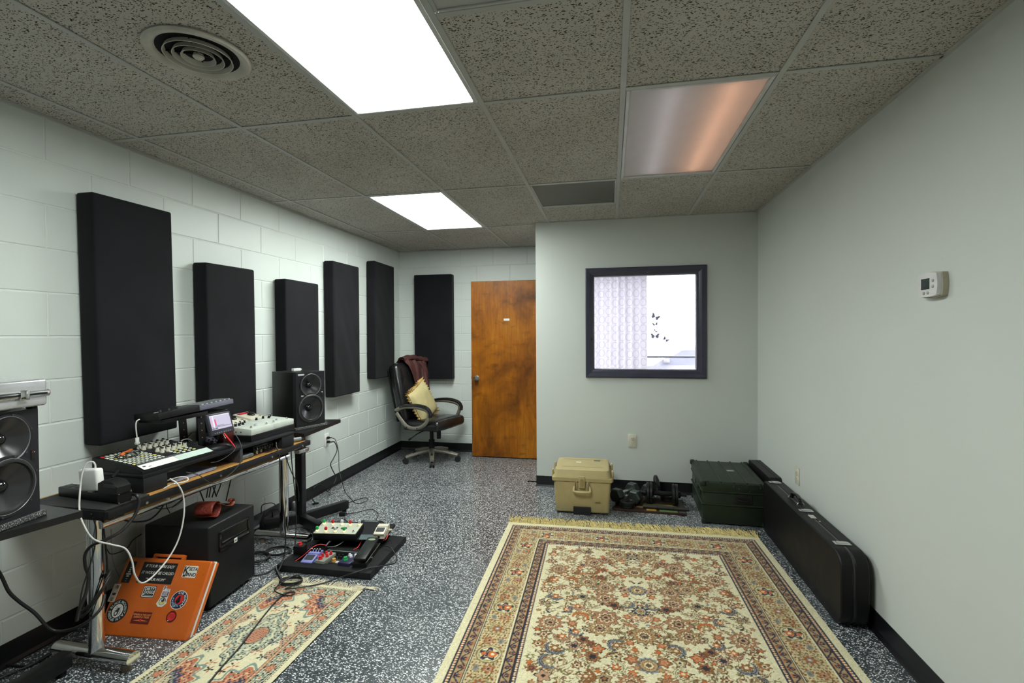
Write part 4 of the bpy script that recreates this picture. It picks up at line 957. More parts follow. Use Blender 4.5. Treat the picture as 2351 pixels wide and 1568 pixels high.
# ================================================================== pedalboard
PX, PY, PA = -1.729, .734, .012
o = thing('pedalboard', 'black framed pedalboard lying on the floor by the small rug', 'pedalboard', (PX, PY, 0), PA)
PBM = pm('pedalboard_black', (.007, .0075, .009), .5, bump=.5, bscale=350, spec=.3); hb = .040
G().rng(-.3035, .3035, -.2615, -.190, 0, hb, b=.002, seg=1).build('frame_bar', PBM, o); G().rng(.190, .3035, -.190, .2615, 0, hb, b=.002, seg=1).build('frame_bar', PBM, o)
G().rng(-.3035, -.243, -.190, .2615, 0, hb, b=.002, seg=1).build('frame_bar', PBM, o); G().rng(-.243, .190, .215, .2615, 0, hb, b=.002, seg=1).build('frame_bar', PBM, o)
G().rng(-.243, .190, -.190, .215, 0, .010).build('base_panel', pm('board_deep_black', (.006, .006, .007), .7), o, smooth=0)
PB = tr(PX, PY, 0) @ rot(az=PA)
G2 = 'pedals on the floor pedalboard'
def compact(x, y, az, w, d_, z, m, label, name='stomp_pedal'):
    """treadle style compact pedal; front edge centre at (x,y), depth +y"""
    p = thing(name, label, 'effects pedal', (x, y, z), az, G2)
    G().prism([(0, 0), (d_, 0), (d_, .052), (d_*.62, .052), (d_*.60, .040), (0, .022)], -w/2, w/2, M=Matrix(((0, 0, 1, 0), (1, 0, 0, 0), (0, 1, 0, 0), (0, 0, 0, 1)))).build('enclosure', m, p, smooth=0)
    tl_ = math.atan2(.018, d_*.58)
    t_ = G().box((0, d_*.30, .037), (w*.97, d_*.58, .012), b=.003, M=tr(0, 0, 0)).build('treadle', m, p); t_.matrix_local = tr(0, 0, -.006) @ rot(ax=tl_)
    G().box((0, d_*.36, .0442), (w*.74, d_*.34, .003), b=.001, seg=1).build('rubber_pad', pm('pedal_pad_dark', (.03, .033, .04), .6), t_)
    G().box((0, -.0015, .012), (.014, .004, .012), b=.001, seg=1).build('thumb_screw', BLACK, p)
    return p
p = compact(-1.866, .526, .06, .074, .13, .011, pm('periwinkle_enamel', (.24, .25, .56), .35), 'periwinkle blue stomp pedal with four black knobs at the left of the row')
for k in range(4): knob(p, tr(-.027+k*.018, .108, .052), .0065, .014, BLACK, WHITE)
def mini(x, y, az, w, d_, h, m, label, z=.011):
    p = thing('stomp_pedal', label, 'effects pedal', (x, y, z), az, G2); G().rng(-w/2, w/2, 0, d_, 0, h, b=.003).build('enclosure', m, p); return p
p = mini(-1.783, .530, -.05, .062, .125, .046, pm('pewter_enamel', (.24, .26, .22), .35), 'pewter stomp pedal with five shiny red knobs')
for (a, b) in ((-.016, .055), (.012, .060), (-.012, .088), (.016, .092)): knob(p, tr(a, b, .046), .0095, .020, RED)
knob(p, tr(-.008, .022, .046), .013, .018, RED)
p = mini(-1.705, .545, -.05, .060, .10, .032, pm('charcoal_enamel', (.02, .02, .022), .35), 'small black stomp pedal with an amber button')
knob(p, tr(-.004, .022, .032), .014, .018, ORANGEP)
for (a, b) in ((-.018, .06), (.002, .065), (.02, .06), (-.01, .085), (.014, .088)): knob(p, tr(a, b, .032), .0075, .015, BLACK)
G().box((.018, .022, .0325), (.016, .022, .001)).build('printed_label', LGREY, p, smooth=0)
p = mini(-1.624, .532, -.04, .078, .135, .046, pm('navy_enamel', (.022, .022, .060), .32), 'navy stomp pedal with a green button and three white knobs')
knob(p, tr(-.012, .040, .046), .014, .018, GREEN)
for (a, b) in ((-.018, .095), (.0, .082), (.020, .100)): knob(p, tr(a, b, .046), .0095, .012, WHITE)
# long flat dark plate between pedals and rear deck
p = mini(-1.700, .690, .0, .27, .055, .036, pm('smoked_black', (.016, .018, .018), .25), 'low black pedal with a clear edge behind the red knobbed pedal'); G().rng(-.13, .13, .0, .004, .036, .040).build('clear_edge', pm('clear_edge', (.22, .26, .25), .2), p, smooth=0)
# wah
p = thing('wah_pedal', 'black rocker wah pedal on the right of the pedalboard', 'wah pedal', (-1.520, .530, hb), .16, G2)
G().prism([(0, 0), (.270, 0), (.270, .030), (0, .022)], -.042, .042, M=Matrix(((0, 0, 1, 0), (1, 0, 0, 0), (0, 1, 0, 0), (0, 0, 0, 1)))).build('base', BLACKP, p, smooth=0)
t_ = G().box((0, .135, .046), (.074, .265, .016), b=.006).build('treadle', BLACK, p); t_.matrix_local = rot(ax=.07)
for k in range(6): G().box((-.024+k*.0096, .120, .0550), (.003, .15, .003), b=.001, seg=1).build('rubber_rib', pm('rib_green_black', (.03, .045, .04), .6), t_)
G().lathe([(0, .0015), (.020, .0015), (.024, 0)], 20, M=tr(0, .235, .0548) @ Matrix.Scale(.55, 4, (0, 1, 0))).build('badge', pm('badge_sage', (.28, .36, .22), .4), t_)
for s in (-1, 1): G().rng(s*.0405-.0025, s*.0405+.0025, .0, .270, .028, .031, b=.001, seg=1).build('side_trim', STEEL, p)
G().cyl((.042, .09, .016), (.052, .09, .016), .007, 12).build('jack', CHROME, p)
# little box with red knob
p = thing('switch_box', 'small black box with a red knob on the pedalboard corner', 'switch box', (-1.990, .640, hb), .05, G2); G().rng(-.032, .032, -.025, .03, 0, .050, b=.004).build('body', BLACK, p); knob(p, tr(0, .004, .050), .013, .016, RED)
# rear deck with handle, bulb switcher and cream pedal
p = thing('rear_deck', 'slanted black upper deck with carry handle behind the pedals', 'pedal deck', (-1.768, .935, hb), .10)
dk = [(-.245, -.115), (.230, -.115), (.235, .130), (.16, .135), (.12, .175), (-.02, .175), (-.05, .140), (-.245, .140)]
G().prism(dk, .022, .038, M=rot(ax=.05)).build('deck_plate', PBM, p, smooth=0)
for a in (-.2, .19): G().rng(a-.01, a+.01, -.10, .12, 0, .026, b=.002, seg=1).build('deck_leg', PBM, p)
G().prism([(-.005, .150), (.105, .150), (.095, .166), (.005, .166)], .0385, .040, M=rot(ax=.05)).build('handle_slot', pm('handle_slot_grey', (.12, .13, .13), .7), p, smooth=0)  # flat grey patch marks the handle opening
for a in (.14, .17):
    for b in (-.04, 0, .04): G().cyl((a, b, .0375), (a, b, .0395), .005, 10, M=rot(ax=.05)).build('cable_hole', SLOT, p)
p = thing('bulb_switcher', 'cream footswitch box with green, red and white lit bulbs', 'footswitch', M=tr(-1.845, .850, hb+.040) @ rot(ax=.12, az=.12))
G().rng(-.150, .142, -.062, .085, 0, .040, b=.004).build('enclosure', BLACK, p); G().rng(-.147, .139, -.059, .082, .040, .043, b=.001, seg=1).build('top_panel', pm('switcher_cream', (.50, .52, .42), .4), p)
BASEG = emis('bulb_base_glow', (1.0, .80, .38), 1.6); CLW = pm('bulb_white', (.66, .68, .68), .3)
for (a, b, m_) in ((-.125, .060, GREEN), (-.062, .056, RED), (.0, .060, CLW), (.060, .056, RED), (.122, .060, CLW), (-.130, -.032, GREEN), (-.068, -.036, RED), (-.006, -.034, CLW), (.055, -.034, GREEN)):
    bb = G().lathe([(.0, .034), (.007, .032), (.0105, .025), (.0095, .016), (.0085, .012)], 16, M=tr(a, b, .043)).build('bulb_cap', m_, p); G().lathe([(.0075, 0), (.0085, .006), (.0085, .012)], 16, M=tr(a, b, .043)).build('bulb_base', BASEG, bb)
footswitch(p, tr(.118, -.036, .043)); G().lathe([(0, .001), (.022, .001), (.022, 0)], 20, M=tr(.034, .010, .043) @ Matrix.Scale(.7, 4, (0, 1, 0))).build('printed_oval', pm('oval_dark', (.03, .045, .035), .5), p); G().box((-.030, .012, .0436), (.040, .022, .001)).build('printed_label', BLACK, p, smooth=0)
p = compact(-1.545, .830, .16, .072, .125, hb+.045, CREAMP, 'cream stomp pedal with dark pad on the rear deck'); G().cyl((.036, .10, .02), (.060, .10, .02), .007, 10).build('jack_plug', CREAM, p)
o = G().box((0, 0, .003), (.090, .07, .006), b=.002, seg=1).build('plastic_sleeve', pm('frosted_sleeve', (.11, .15, .15), .2), None); o.location = (-1.635, .838, hb+.043); o.rotation_euler = (.04, .05, .3); tag(o, 'grey-green plastic sleeve lying on the deck beside the cream pedal', 'sleeve')
# ================================================================== woven rugs (pattern knotted into the mesh as a colour attribute)
class Canvas:
    def __init__(s, W, L, ss):
        s.W, s.L, s.ss = W, L, ss; s.nx, s.ny = int(round(W/ss))+1, int(round(L/ss))+1
        s.x = np.linspace(-W/2, W/2, s.nx); s.y = np.linspace(-L/2, L/2, s.ny)
        s.X, s.Y = np.meshgrid(s.x, s.y); s.img = np.zeros((s.ny, s.nx, 3))
    def win(s, cx, cy, r):
        i0 = max(0, int((cx-r+s.W/2)/s.ss)); i1 = min(s.nx, int((cx+r+s.W/2)/s.ss)+2); j0 = max(0, int((cy-r+s.L/2)/s.ss)); j1 = min(s.ny, int((cy+r+s.L/2)/s.ss)+2)
        return (slice(j0, j1), slice(i0, i1))
    def put(s, w, m, col, a=1.0):
        v = s.img[w]; v[m] = v[m]*(1-a)+np.array(col)*a
    def loc(s, w, cx, cy, ang):
        x, y = s.X[w]-cx, s.Y[w]-cy; c, n = math.cos(ang), math.sin(ang)
        return x*c+y*n, -x*n+y*c
    def ell(s, cx, cy, rx, ry, ang, col, a=1.):
        w = s.win(cx, cy, max(rx, ry)); u, v = s.loc(w, cx, cy, ang); s.put(w, (u/rx)**2+(v/ry)**2 < 1, col, a)
    def petals(s, cx, cy, r, n, cols, ang=0, depth=.25, sy=1.):
        w = s.win(cx, cy, r*1.3*max(1, 1/sy)); u, v = s.loc(w, cx, cy, ang); v = v/sy
        rr = np.hypot(u, v); th = np.arctan2(v, u); e = 1+depth*np.cos(n*th)
        for f, col, lob in cols:
            s.put(w, rr < r*f*(e if lob else 1.0), col)
    def crescent(s, cx, cy, r, ang, cols, thick=.45, span=1.9):
        w = s.win(cx, cy, r*1.3); u, v = s.loc(w, cx, cy, ang); th = np.arctan2(v, u); rr = np.hypot(u, v)
        t = np.clip(1-(th/span)**2, 0, 1)
        for f, col in cols:
            hw = r*thick*.5*f*np.sqrt(t)*(1+.18*np.cos(th*16)*(f > .9)); s.put(w, (np.abs(rr-r) < hw) & (np.abs(th) < span), col)
    def line(s, pts, wd, col):
        for (x0, y0), (x1, y1) in zip(pts[:-1], pts[1:]):
            cx, cy = (x0+x1)/2, (y0+y1)/2; L = math.hypot(x1-x0, y1-y0)
            if L < 1e-6: continue
            w = s.win(cx, cy, L/2+wd); u, v = s.loc(w, cx, cy, math.atan2(y1-y0, x1-x0)); s.put(w, (np.abs(v) < wd/2) & (np.abs(u) < L/2+wd/2), col)
def rug_obj(name, cv, step, m, loc, rz, hgt, parent):
    img = cv.img[::step, ::step]; X = cv.X[::step, ::step]; Y = cv.Y[::step, ::step]; ny, nx = X.shape
    z = hgt+.0012*RNG.standard_normal(X.shape)*.5
    ed = np.minimum(cv.W/2-np.abs(X), cv.L/2-np.abs(Y)); z = np.where(ed < .0015, .001, z)
    co = np.stack([X, Y, z], -1).reshape(-1, 3).astype(np.float32); idx = np.arange(nx*ny).reshape(ny, nx)
    q = np.stack([idx[:-1, :-1], idx[:-1, 1:], idx[1:, 1:], idx[1:, :-1]], -1).reshape(-1, 4)
    me = bpy.data.meshes.new(name); me.vertices.add(len(co)); me.vertices.foreach_set('co', co.ravel())
    me.loops.add(q.size); me.loops.foreach_set('vertex_index', q.ravel().astype(np.int32))
    me.polygons.add(len(q)); me.polygons.foreach_set('loop_start', np.arange(0, q.size, 4, dtype=np.int32)); me.polygons.foreach_set('loop_total', np.full(len(q), 4, dtype=np.int32))
    me.update(calc_edges=True); me.shade_smooth()
    at = me.color_attributes.new('weave', 'FLOAT_COLOR', 'POINT'); c4 = np.concatenate([img.reshape(-1, 3), np.ones((nx*ny, 1))], 1).astype(np.float32); at.data.foreach_set('color', c4.ravel())
    me.materials.append(m); o = bpy.data.objects.new(name, me); COL.objects.link(o)
    if parent is not None: o.parent = parent
    else: o.location = loc; o.rotation_euler = (0, 0, rz)
    return o
def m_rug():
    t = NT('knotted_wool'); a = t.new('ShaderNodeAttribute', attribute_name='weave'); p = t.obj()
    n = t.noise(p, 420, 3); big = t.noise(p, 3.5, 3)
    c = t.mix(.22, a.outputs['Color'], t.ramp(n.outputs['Fac'], [(.3, (.35, .35, .35)), (.7, (1, 1, 1))]), 'MULTIPLY')
    c = t.mix(.35, c, t.ramp(big.outputs['Fac'], [(.35, (.74, .72, .68)), (.65, (1, 1, 1))]), 'MULTIPLY')
    t.link(c, t.p.inputs['Base Color']); t.bump(n.outputs['Fac'], .5, .003); t.set(rough=.95, spec=.1, sheen=.2); return t.m
M_RUG = m_rug(); sg = srgb
def fringe(parent, n, x0, x1, y, ln, col, dirs, seed, knot=0, rad=.0013):
    r_ = random.Random(seed); g = G()
    for i in range(n):
        x = x0+(x1-x0)*(i+.5)/n+r_.uniform(-.002, .002); L = ln*r_.uniform(.65, 1.1); dx = r_.uniform(-.35, .35)*L
        if knot: dx += math.sin(i*.21)*L*.5
        z0 = .006; p = [Vector((x, y, z0)), Vector((x+dx*.4, y+dirs*L*.5, .004+r_.uniform(0, .005))), Vector((x+dx, y+dirs*L, .002+r_.uniform(0, .003)))]
        g.tube(p, rad, 4, caps=False)
    o = g.build('fringe', col, parent, smooth=60); o['kind'] = 'stuff'; return o

# ---------------------------------------------------------------- large rug
W, L = 1.750, 2.62
cv = Canvas(W, L, .002); X, Y = cv.X, cv.Y
CR, TAN, ROSE, RUST, BRN, NAVY, OLV, ORG, PNK, GRN, BLU, DK = [np.array(sg(*c)) for c in ((222, 213, 176), (172, 148, 104), (170, 128, 98), (152, 94, 50), (108, 78, 48), (40, 42, 60), (120, 112, 74), (200, 106, 46), (186, 146, 116), (40, 84, 58), (132, 136, 142), (46, 38, 34))]
ex_d, ey_d = W/2-np.abs(X), L/2-np.abs(Y); d_ = np.minimum(ex_d, ey_d); s_ = np.where(ex_d < ey_d, Y, X)
img = cv.img; img[:] = CR
def per(s, p, o=0): return (s+o) % p-p/2
def band(a, b, col): img[(d_ >= a) & (d_ < b)] = col
def chain(a, b, p):
    band(a, b, NAVY); c = (a+b)/2; m = ((per(s_, p)/(p*.30))**2+((d_-c)/((b-a)*.26))**2) < 1; img[m] = CR
    m = ((per(s_, p, p/2)/(p*.16))**2+((d_-c)/((b-a)*.20))**2) < 1; img[m] = sg(190, 90, 50)
    e = (np.abs(d_-a) < .0018) | (np.abs(d_-b) < .0018); img[e & (d_ > .02)] = DK
def scroll(a, b, p):
    band(a, b, ROSE); c = (a+b)/2; w = (b-a)/2
    m = (np.sin(2*np.pi*s_/(p*.5)+1.3) > .25) & (d_ > a) & (d_ < b); img[m] = TAN
    curve = c+w*.62*np.sin(2*np.pi*s_/p); m = (np.abs(d_-curve) < .0042) & (d_ > a) & (d_ < b); img[m] = NAVY
    for sg_, of in ((1, 0), (-1, p/2)):
        u, v = per(s_, p, of+p*.25), d_-(c-sg_*w*.15); rr = np.hypot(u, v); m = (np.abs(rr-w*.36) < .0034) & (d_ > a) & (d_ < b); img[m] = NAVY
        m = (np.hypot(u, v) < w*.14) & (d_ > a) & (d_ < b); img[m] = RUST
    m = (np.hypot(per(s_, p*.5), d_-(c+w*.55)) < .004) & (d_ > a) & (d_ < b); img[m] = ORG
    for q in (a+.0015, b-.0015): img[np.abs(d_-q) < .0016] = DK
def lines(a, b):
    band(a, b, CR); k = (b-a)/3; img[(np.abs(d_-(a+k*.6)) < .0017) | (np.abs(d_-(b-k*.6)) < .0017)] = NAVY
chain(.042, .068, .016); scroll(.068, .112, .105); lines(.112, .122)
# main border with alternating palmettes
band(.122, .256, sg(204, 186, 142)); c0, p = .189, .375; inb = (d_ > .123) & (d_ < .255)
vine = c0+.040*np.sin(2*np.pi*s_/p); img[(np.abs(d_-vine) < .0026) & inb] = BRN
vine = c0-.046*np.sin(2*np.pi*s_/(p*.5)); img[(np.abs(d_-vine) < .0020) & inb] = OLV
hs = np.sin(s_*311.7)*43758.5
n1 = np.sin(s_*170)*np.sin(d_*210+1.3*np.sin(s_*60)); img[(n1 > .60) & inb] = BRN; img[(n1 < -.72) & inb] = OLV
n2 = np.sin(s_*95+2*np.sin(d_*60))*np.sin(d_*140+.7); img[(n2 > .72) & inb] = RUST; img[(n2 < -.80) & inb] = sg(182, 150, 110)
for of, kind in ((0, 0), (p/2, 1), (p*.25, 2), (p*.75, 2)):
    u, v = per(s_, p, of), d_-c0; rr = np.hypot(u, v); th = np.arctan2(v, u)
    if kind == 0:
        for q, col in ((.060, OLV), (.054, sg(204, 186, 142)), (.046, OLV), (.042, CR)): img[((u/q)**2+(v/(q*.98))**2 < 1) & inb] = col
        lob = .036*(1+.28*np.cos(5*th)); img[(rr < lob) & inb] = NAVY; img[(rr < lob*.66) & inb] = PNK; img[(rr < lob*.45) & inb] = NAVY
        m = (np.hypot(u, v-.016) < .020) & inb; img[m] = ORG; m = (np.hypot(u, v+.026) < .011) & inb; img[m] = ORG; m = (np.hypot(u, v-.016) < .008) & inb; img[m] = CR
    elif kind == 1:
        lob = .042*(1+.16*np.cos(9*th)); img[(rr < lob) & inb] = OLV; img[(rr < lob*.85) & inb] = sg(188, 170, 130)
        lob = .027*(1+.25*np.cos(8*th)); img[(rr < lob) & inb] = RUST; img[(rr < .012) & inb] = BLU; img[(rr < .006) & inb] = CR
    else:
        sg_ = 1 if of < p/2 else -1; v2 = v-sg_*.018; rr = np.hypot(u, v2); th = np.arctan2(v2, u); lob = .024*(1+.3*np.cos(6*th))
        img[(rr < lob) & inb] = RUST; img[(rr < lob*.6) & inb] = PNK; img[(rr < .006) & inb] = DK
        m = (np.hypot(u*.6, v+sg_*.036) < .012) & inb; img[m] = BLU; m = (np.hypot(u*.6, v+sg_*.036) < .006) & inb; img[m] = OLV
lines(.256, .266); scroll(.266, .310, .095); chain(.310, .336, .014)
# field (left half drawn, then mirrored)
rr_ = random.Random(11); fx0, fy0 = -W/2+.350, L/2-.350
def vin(x, y, a, n, st, wd=.0026, col=BRN):
    pts = [(x, y)]; k = rr_.uniform(-9, 9)
    for i in range(n):
        a += k*st+rr_.uniform(-.25, .25); x += st*math.cos(a); y += st*math.sin(a)
        if x < fx0+.005 or abs(y) > fy0 or x > .01: break
        pts.append((x, y))
        if rr_.random() < .75:
            b = a+rr_.choice((-1, 1))*rr_.uniform(.6, 1.2); col2 = rr_.choice((BRN, BRN, RUST, OLV, OLV, TAN, PNK)); q = rr_.uniform(.006, .0135)
            cv.ell(x+q*math.cos(b), y+q*math.sin(b), q, q*.36, b, col2)
    cv.line(pts, wd, col)
for i in range(300): vin(rr_.uniform(fx0, 0), rr_.uniform(-fy0, fy0), rr_.uniform(0, 6.3), rr_.randint(6, 13), .017)
spots = []
def free(x, y, r):
    if x < fx0+r*.9 or abs(y) > fy0-r*.9 or (x > -r*.8 and abs(x) > .001): return False
    return all((x-a)**2+(y-b)**2 > ((r+c)*.82)**2 for a, b, c in spots)
yy = fy0-.085; k = 0
while yy > -fy0:
    r = (.040, .062, .050)[k % 3]; spots.append((0, yy, r))
    if k % 3 == 0: cv.petals(0, yy, r, 10, ((1.0, NAVY, 1), (.62, CR, 0), (.50, NAVY, 0), (.42, TAN, 0), (.22, RUST, 0)), 0, .28)
    elif k % 3 == 1: cv.petals(0, yy, r, 12, ((1.0, BRN, 1), (.86, TAN, 1), (.66, RUST, 1), (.50, CR, 1), (.36, BRN, 1), (.2, PNK, 0)), 0, .14); cv.ell(0, yy-.004, .012, .006, 0, NAVY)
    else: cv.petals(0, yy, r, 14, ((1.0, BLU, 1), (.82, DK, 1), (.74, TAN, 1), (.52, RUST, 1), (.40, CR, 1), (.26, BRN, 1)), 0, .08)
    cv.petals(-.070, yy-.060, .020, 6, ((1, BRN, 1), (.8, ORG, 1), (.4, PNK, 0)), .3); spots.append((-.07, yy-.06, .02)); cv.ell(0, yy-.115, .014, .022, 0, sg(222, 214, 176)); k += 1; yy -= .205
def scatter(n, rmin, rmax, fn):
    c = 0
    for _ in range(n*60):
        r = rr_.uniform(rmin, rmax); x, y = rr_.uniform(fx0, -.012), rr_.uniform(-fy0, fy0)
        if free(x, y, r): fn(x, y, r); spots.append((x, y, r)); c += 1
        if c >= n: break
scatter(13, .050, .066, lambda x, y, r: cv.petals(x, y, r, rr_.choice((8, 10, 12)), ((1.0, BRN, 1), (.90, rr_.choice((TAN, ROSE)), 1), (.72, RUST, 1), (.60, CR, 1), (.48, rr_.choice((RUST, BRN)), 1), (.30, PNK, 0), (.16, DK, 0)), rr_.uniform(0, 6), .16))
def saz(x, y, r):
    a = rr_.uniform(0, 6.3); o_, i_ = rr_.choice(((BRN, PNK), (BRN, RUST), (DK, BLU), (OLV, CR), (RUST, ORG), (BRN, PNK)))
    cv.crescent(x, y, r*.72, a, ((1.0, o_), (.72, i_), (.22, o_)), .55)
    cv.petals(x+.1*r*math.cos(a), y+.1*r*math.sin(a), r*.40, 6, ((1, BRN, 1), (.8, rr_.choice((ORG, TAN, RUST)), 1), (.4, CR, 0)), a)
scatter(34, .040, .062, saz)
scatter(50, .022, .034, lambda x, y, r: cv.petals(x, y, r, rr_.choice((5, 6, 7, 8)), ((1.0, rr_.choice((BRN, BRN, DK)), 1), (.84, rr_.choice((ORG, RUST, RUST, PNK, TAN)), 1), (.52, rr_.choice((CR, PNK, NAVY)), 1), (.28, rr_.choice((RUST, ORG, DK)), 0)), rr_.uniform(0, 6), .22))
scatter(150, .009, .017, lambda x, y, r: cv.petals(x, y, r, 5, ((1.0, rr_.choice((BRN, RUST, RUST, OLV, DK)), 1), (.6, rr_.choice((ORG, PNK, TAN, CR, TAN)), 1)), rr_.uniform(0, 6), .25))
scatter(22, .008, .012, lambda x, y, r: cv.ell(x, y, r, r*.6, rr_.uniform(0, 3), rr_.choice((GRN, NAVY, NAVY, BLU))))
fm = (d_ > .338); half = img.copy(); mir = half[:, ::-1]; sel = fm & (X > 0); img[sel] = mir[sel]
img[(np.abs(d_-.337) < .002)] = CR
img *= (1+.10*RNG.standard_normal(X.shape))[..., None]; np.clip(img, .004, 1, out=img)
rug = thing('area_rug', 'large cream oriental rug with rust flowers and fringed end', 'rug', (.0725, 1.472-L/2, 0), .024)
rug.location = (.0725+.024, 1.472-L/2, 0)
rug_obj('pile', cv, 2, M_RUG, None, 0, .010, rug)
FR = pm('fringe_cotton', sg(196, 178, 118), .9, var=.25, scale=30)
fringe(rug, 760, -W/2, W/2, L/2-.002, .145, FR, 1, 3, rad=.0021)
G().box((0, L/2-.004, .006), (W, .012, .010), b=.003).build('end_binding', pm('binding_cream', sg(214, 204, 164), .9), rug)

# ---------------------------------------------------------------- small rug
W, L = .575, .97
cv = Canvas(W, L, .0015); X, Y = cv.X, cv.Y; img = cv.img
CR2, BK, PK2, RS2, GR2, NV2, PCH = [np.array(sg(*c)) for c in ((222, 214, 178), (36, 36, 38), (196, 150, 116), (186, 112, 82), (130, 146, 136), (62, 66, 92), (222, 178, 140))]
d_ = np.minimum(W/2-np.abs(X), L/2-np.abs(Y)); ex_d, ey_d = W/2-np.abs(X), L/2-np.abs(Y); s_ = np.where(ex_d < ey_d, Y, X); img[:] = CR2
def band2(a, b, c): img[(d_ >= a) & (d_ < b)] = c
img[(d_ > .026) & (d_ < .034) & (np.sin(s_*2*np.pi/.011) > -.1)] = BK
img[(np.abs(d_-.037) < .0012)] = BK
a, b = .040, .096; inb = (d_ > a) & (d_ < b); c0 = (a+b)/2; p = .125
band2(a, b, sg(206, 198, 166))
n1 = np.sin(s_*190+1.2*np.sin(d_*130))*np.sin(d_*230+s_*40); img[(n1 > .34) & inb] = BK; img[(n1 < -.42) & inb] = GR2
for of, col, col2 in ((0, RS2, PK2), (p/2, GR2, CR2)):
    u, v = per(s_, p, of), d_-c0; rr = np.hypot(u, v); th = np.arctan2(v, u); lob = .0185*(1+.26*np.cos(5*th))
    img[(rr < lob*1.10) & inb] = BK; img[(rr < lob) & inb] = col; img[(rr < lob*.6) & inb] = col2; img[(rr < .006) & inb] = RS2
img[(np.abs(d_-.098) < .0015)] = BK; band2(.100, .110, PK2); img[(np.abs(d_-.1055) < .0055) & (np.sin(s_*2*np.pi/.02) > .75)] = PCH; img[(np.abs(d_-.1125) < .0014)] = BK
fld = d_ > .114
# corner spandrels
cxn, cyn = (W/2-.114), (L/2-.114); q = np.hypot((cxn-np.abs(X))/.13, (cyn-np.abs(Y))/.17); an = np.arctan2(cyn-np.abs(Y), cxn-np.abs(X)); wob = 1+.10*np.cos(an*14)
for f, col in ((1.12, GR2), (1.02, CR2), (.98, RS2), (.80, PCH), (.72, RS2), (.62, NV2), (.46, GR2), (.40, BK), (.36, sg(200, 190, 160))): img[(q < f*wob) & fld] = col
n1 = np.sin(X*260+np.sin(Y*120))*np.sin(Y*240); img[(n1 > .6) & fld & (q < .95)] = BK; img[(n1 < -.65) & fld & (q < .95)] = PK2
# side ribbons joining spandrels
m = fld & (cxn-np.abs(X) < .030*(1+.4*np.cos(Y*60))) & (np.abs(Y) < .14); img[m] = sg(200, 176, 140); img[m & (n1 > .45)] = NV2; img[m & (n1 < -.5)] = RS2
# medallion
r_, t_ = np.hypot(X/.112, Y/.185), np.arctan2(Y/.185, X/.112); e = 1+.12*np.cos(4*t_)+.07*np.cos(12*t_)
for f, col in ((1.0, BK), (.965, sg(176, 182, 160)), (.86, CR2), (.80, BK), (.775, sg(160, 170, 154)), (.64, CR2), (.56, sg(176, 182, 160))): img[(r_ < f*e) & fld] = col
n2 = np.sin(X*210+2*np.sin(Y*90))*np.sin(Y*200+1.5*np.sin(X*80)); img[(r_ < .94*e) & (n2 > .62)] = BK; img[(r_ < .94*e) & (n2 < -.72)] = CR2
r2 = np.hypot(X/.042, Y/.060); t2 = np.arctan2(Y, X); img[r2 < 1.1] = BK; img[r2 < 1.02] = PK2; img[(r2 < .95) & (np.sin(X*300)*np.sin(Y*300) > .1)] = RS2; img[(r2 < .9) & (np.sin(X*300+1)*np.sin(Y*300+2) > .55)] = NV2
for sx in (-1, 1):
    for sy in (-1, 1):
        for (a, b, r, cA, cB) in ((.085, .10, .020, RS2, PK2), (.055, .205, .018, RS2, PCH), (.115, .03, .018, NV2, GR2), (.135, .13, .016, BK, GR2), (.09, .25, .014, RS2, GR2), (.03, .245, .014, BK, RS2)):
            for k in range(5): cv.ell(sx*a+r*math.cos(k*1.26), sy*b+r*math.sin(k*1.26), .0085, .0045, k*1.26, (cA, cB, BK)[k % 3])
            cv.ell(sx*a, sy*b, .006, .006, 0, cA)
img *= (1+.08*RNG.standard_normal(X.shape))[..., None]; np.clip(img, .004, 1, out=img)
rug2 = thing('runner_rug', 'small cream runner rug with pink and green medallion', 'rug', (-1.695, .372-L/2, 0), -.012)
rug_obj('pile', cv, 2, M_RUG, None, 0, .007, rug2)
FR2 = pm('fringe_white', sg(214, 204, 176), .9, var=.2, scale=30)
fringe(rug2, 130, -W/2, W/2-.06, L/2-.002, .055, FR2, 1, 5, knot=1)
g = G(); r5 = random.Random(5)
for k in range(26):
    x0 = W/2-.065+r5.uniform(0, .05); g.tube(crm([(x0, L/2-.02, .008), (x0+.02, L/2+.004, .016), (W/2+.005, L/2+.012+r5.uniform(-.006, .006), .010), (W/2+.03+r5.uniform(0, .05), L/2+.018+r5.uniform(-.012, .02), .003)], 4), .0012, 4, caps=False)
f_ = g.build('fringe_tuft', FR2, rug2, smooth=60); f_['kind'] = 'stuff'
# ================================================================== tan transport case
TANM = pm('tan_polymer', sg(172, 156, 112), .5, var=.06, bump=.25, bscale=500)
TAND = pm('tan_polymer_dark', sg(146, 130, 88), .5, var=.06)
o = thing('transport_case', 'tan hard plastic transport case with front handle on the floor', 'case', (-.282, 1.93, 0), .02)
def taper(g, w0, d0, w1, d1, z0, z1, b):
    vs, fs = bev_cube(1, 1, 1, b, 3)
    out = []
    for p in vs:
        t = p[2]+.5; out.append((p[0]*(w0+(w1-w0)*t), p[1]*(d0+(d1-d0)*t), z0+(z1-z0)*t))
    return g.add(out, fs)
taper(G(), .415, .375, .445, .405, .008, .268, .06).build('body', TANM, o)
taper(G(), .462, .422, .464, .424, .262, .290, .02).build('rim', TANM, o)
taper(G(), .455, .415, .415, .375, .286, .352, .08).build('lid', TANM, o)
for yy in (-.11, .12): G().box((0, yy, .3515), (.33, .012, .004), b=.0015, seg=1).build('lid_groove', TAND, o)
G().box((0, -.198, .030), (.135, .02, .060), b=.001, seg=1).build('wheel_recess', pm('recess_black', (.008, .008, .008), .7), o)
for xx in (-.055, -.043, .043, .055): G().box((xx, -.212, .236), (.006, .012, .068), b=.002).build('rib', TANM, o)
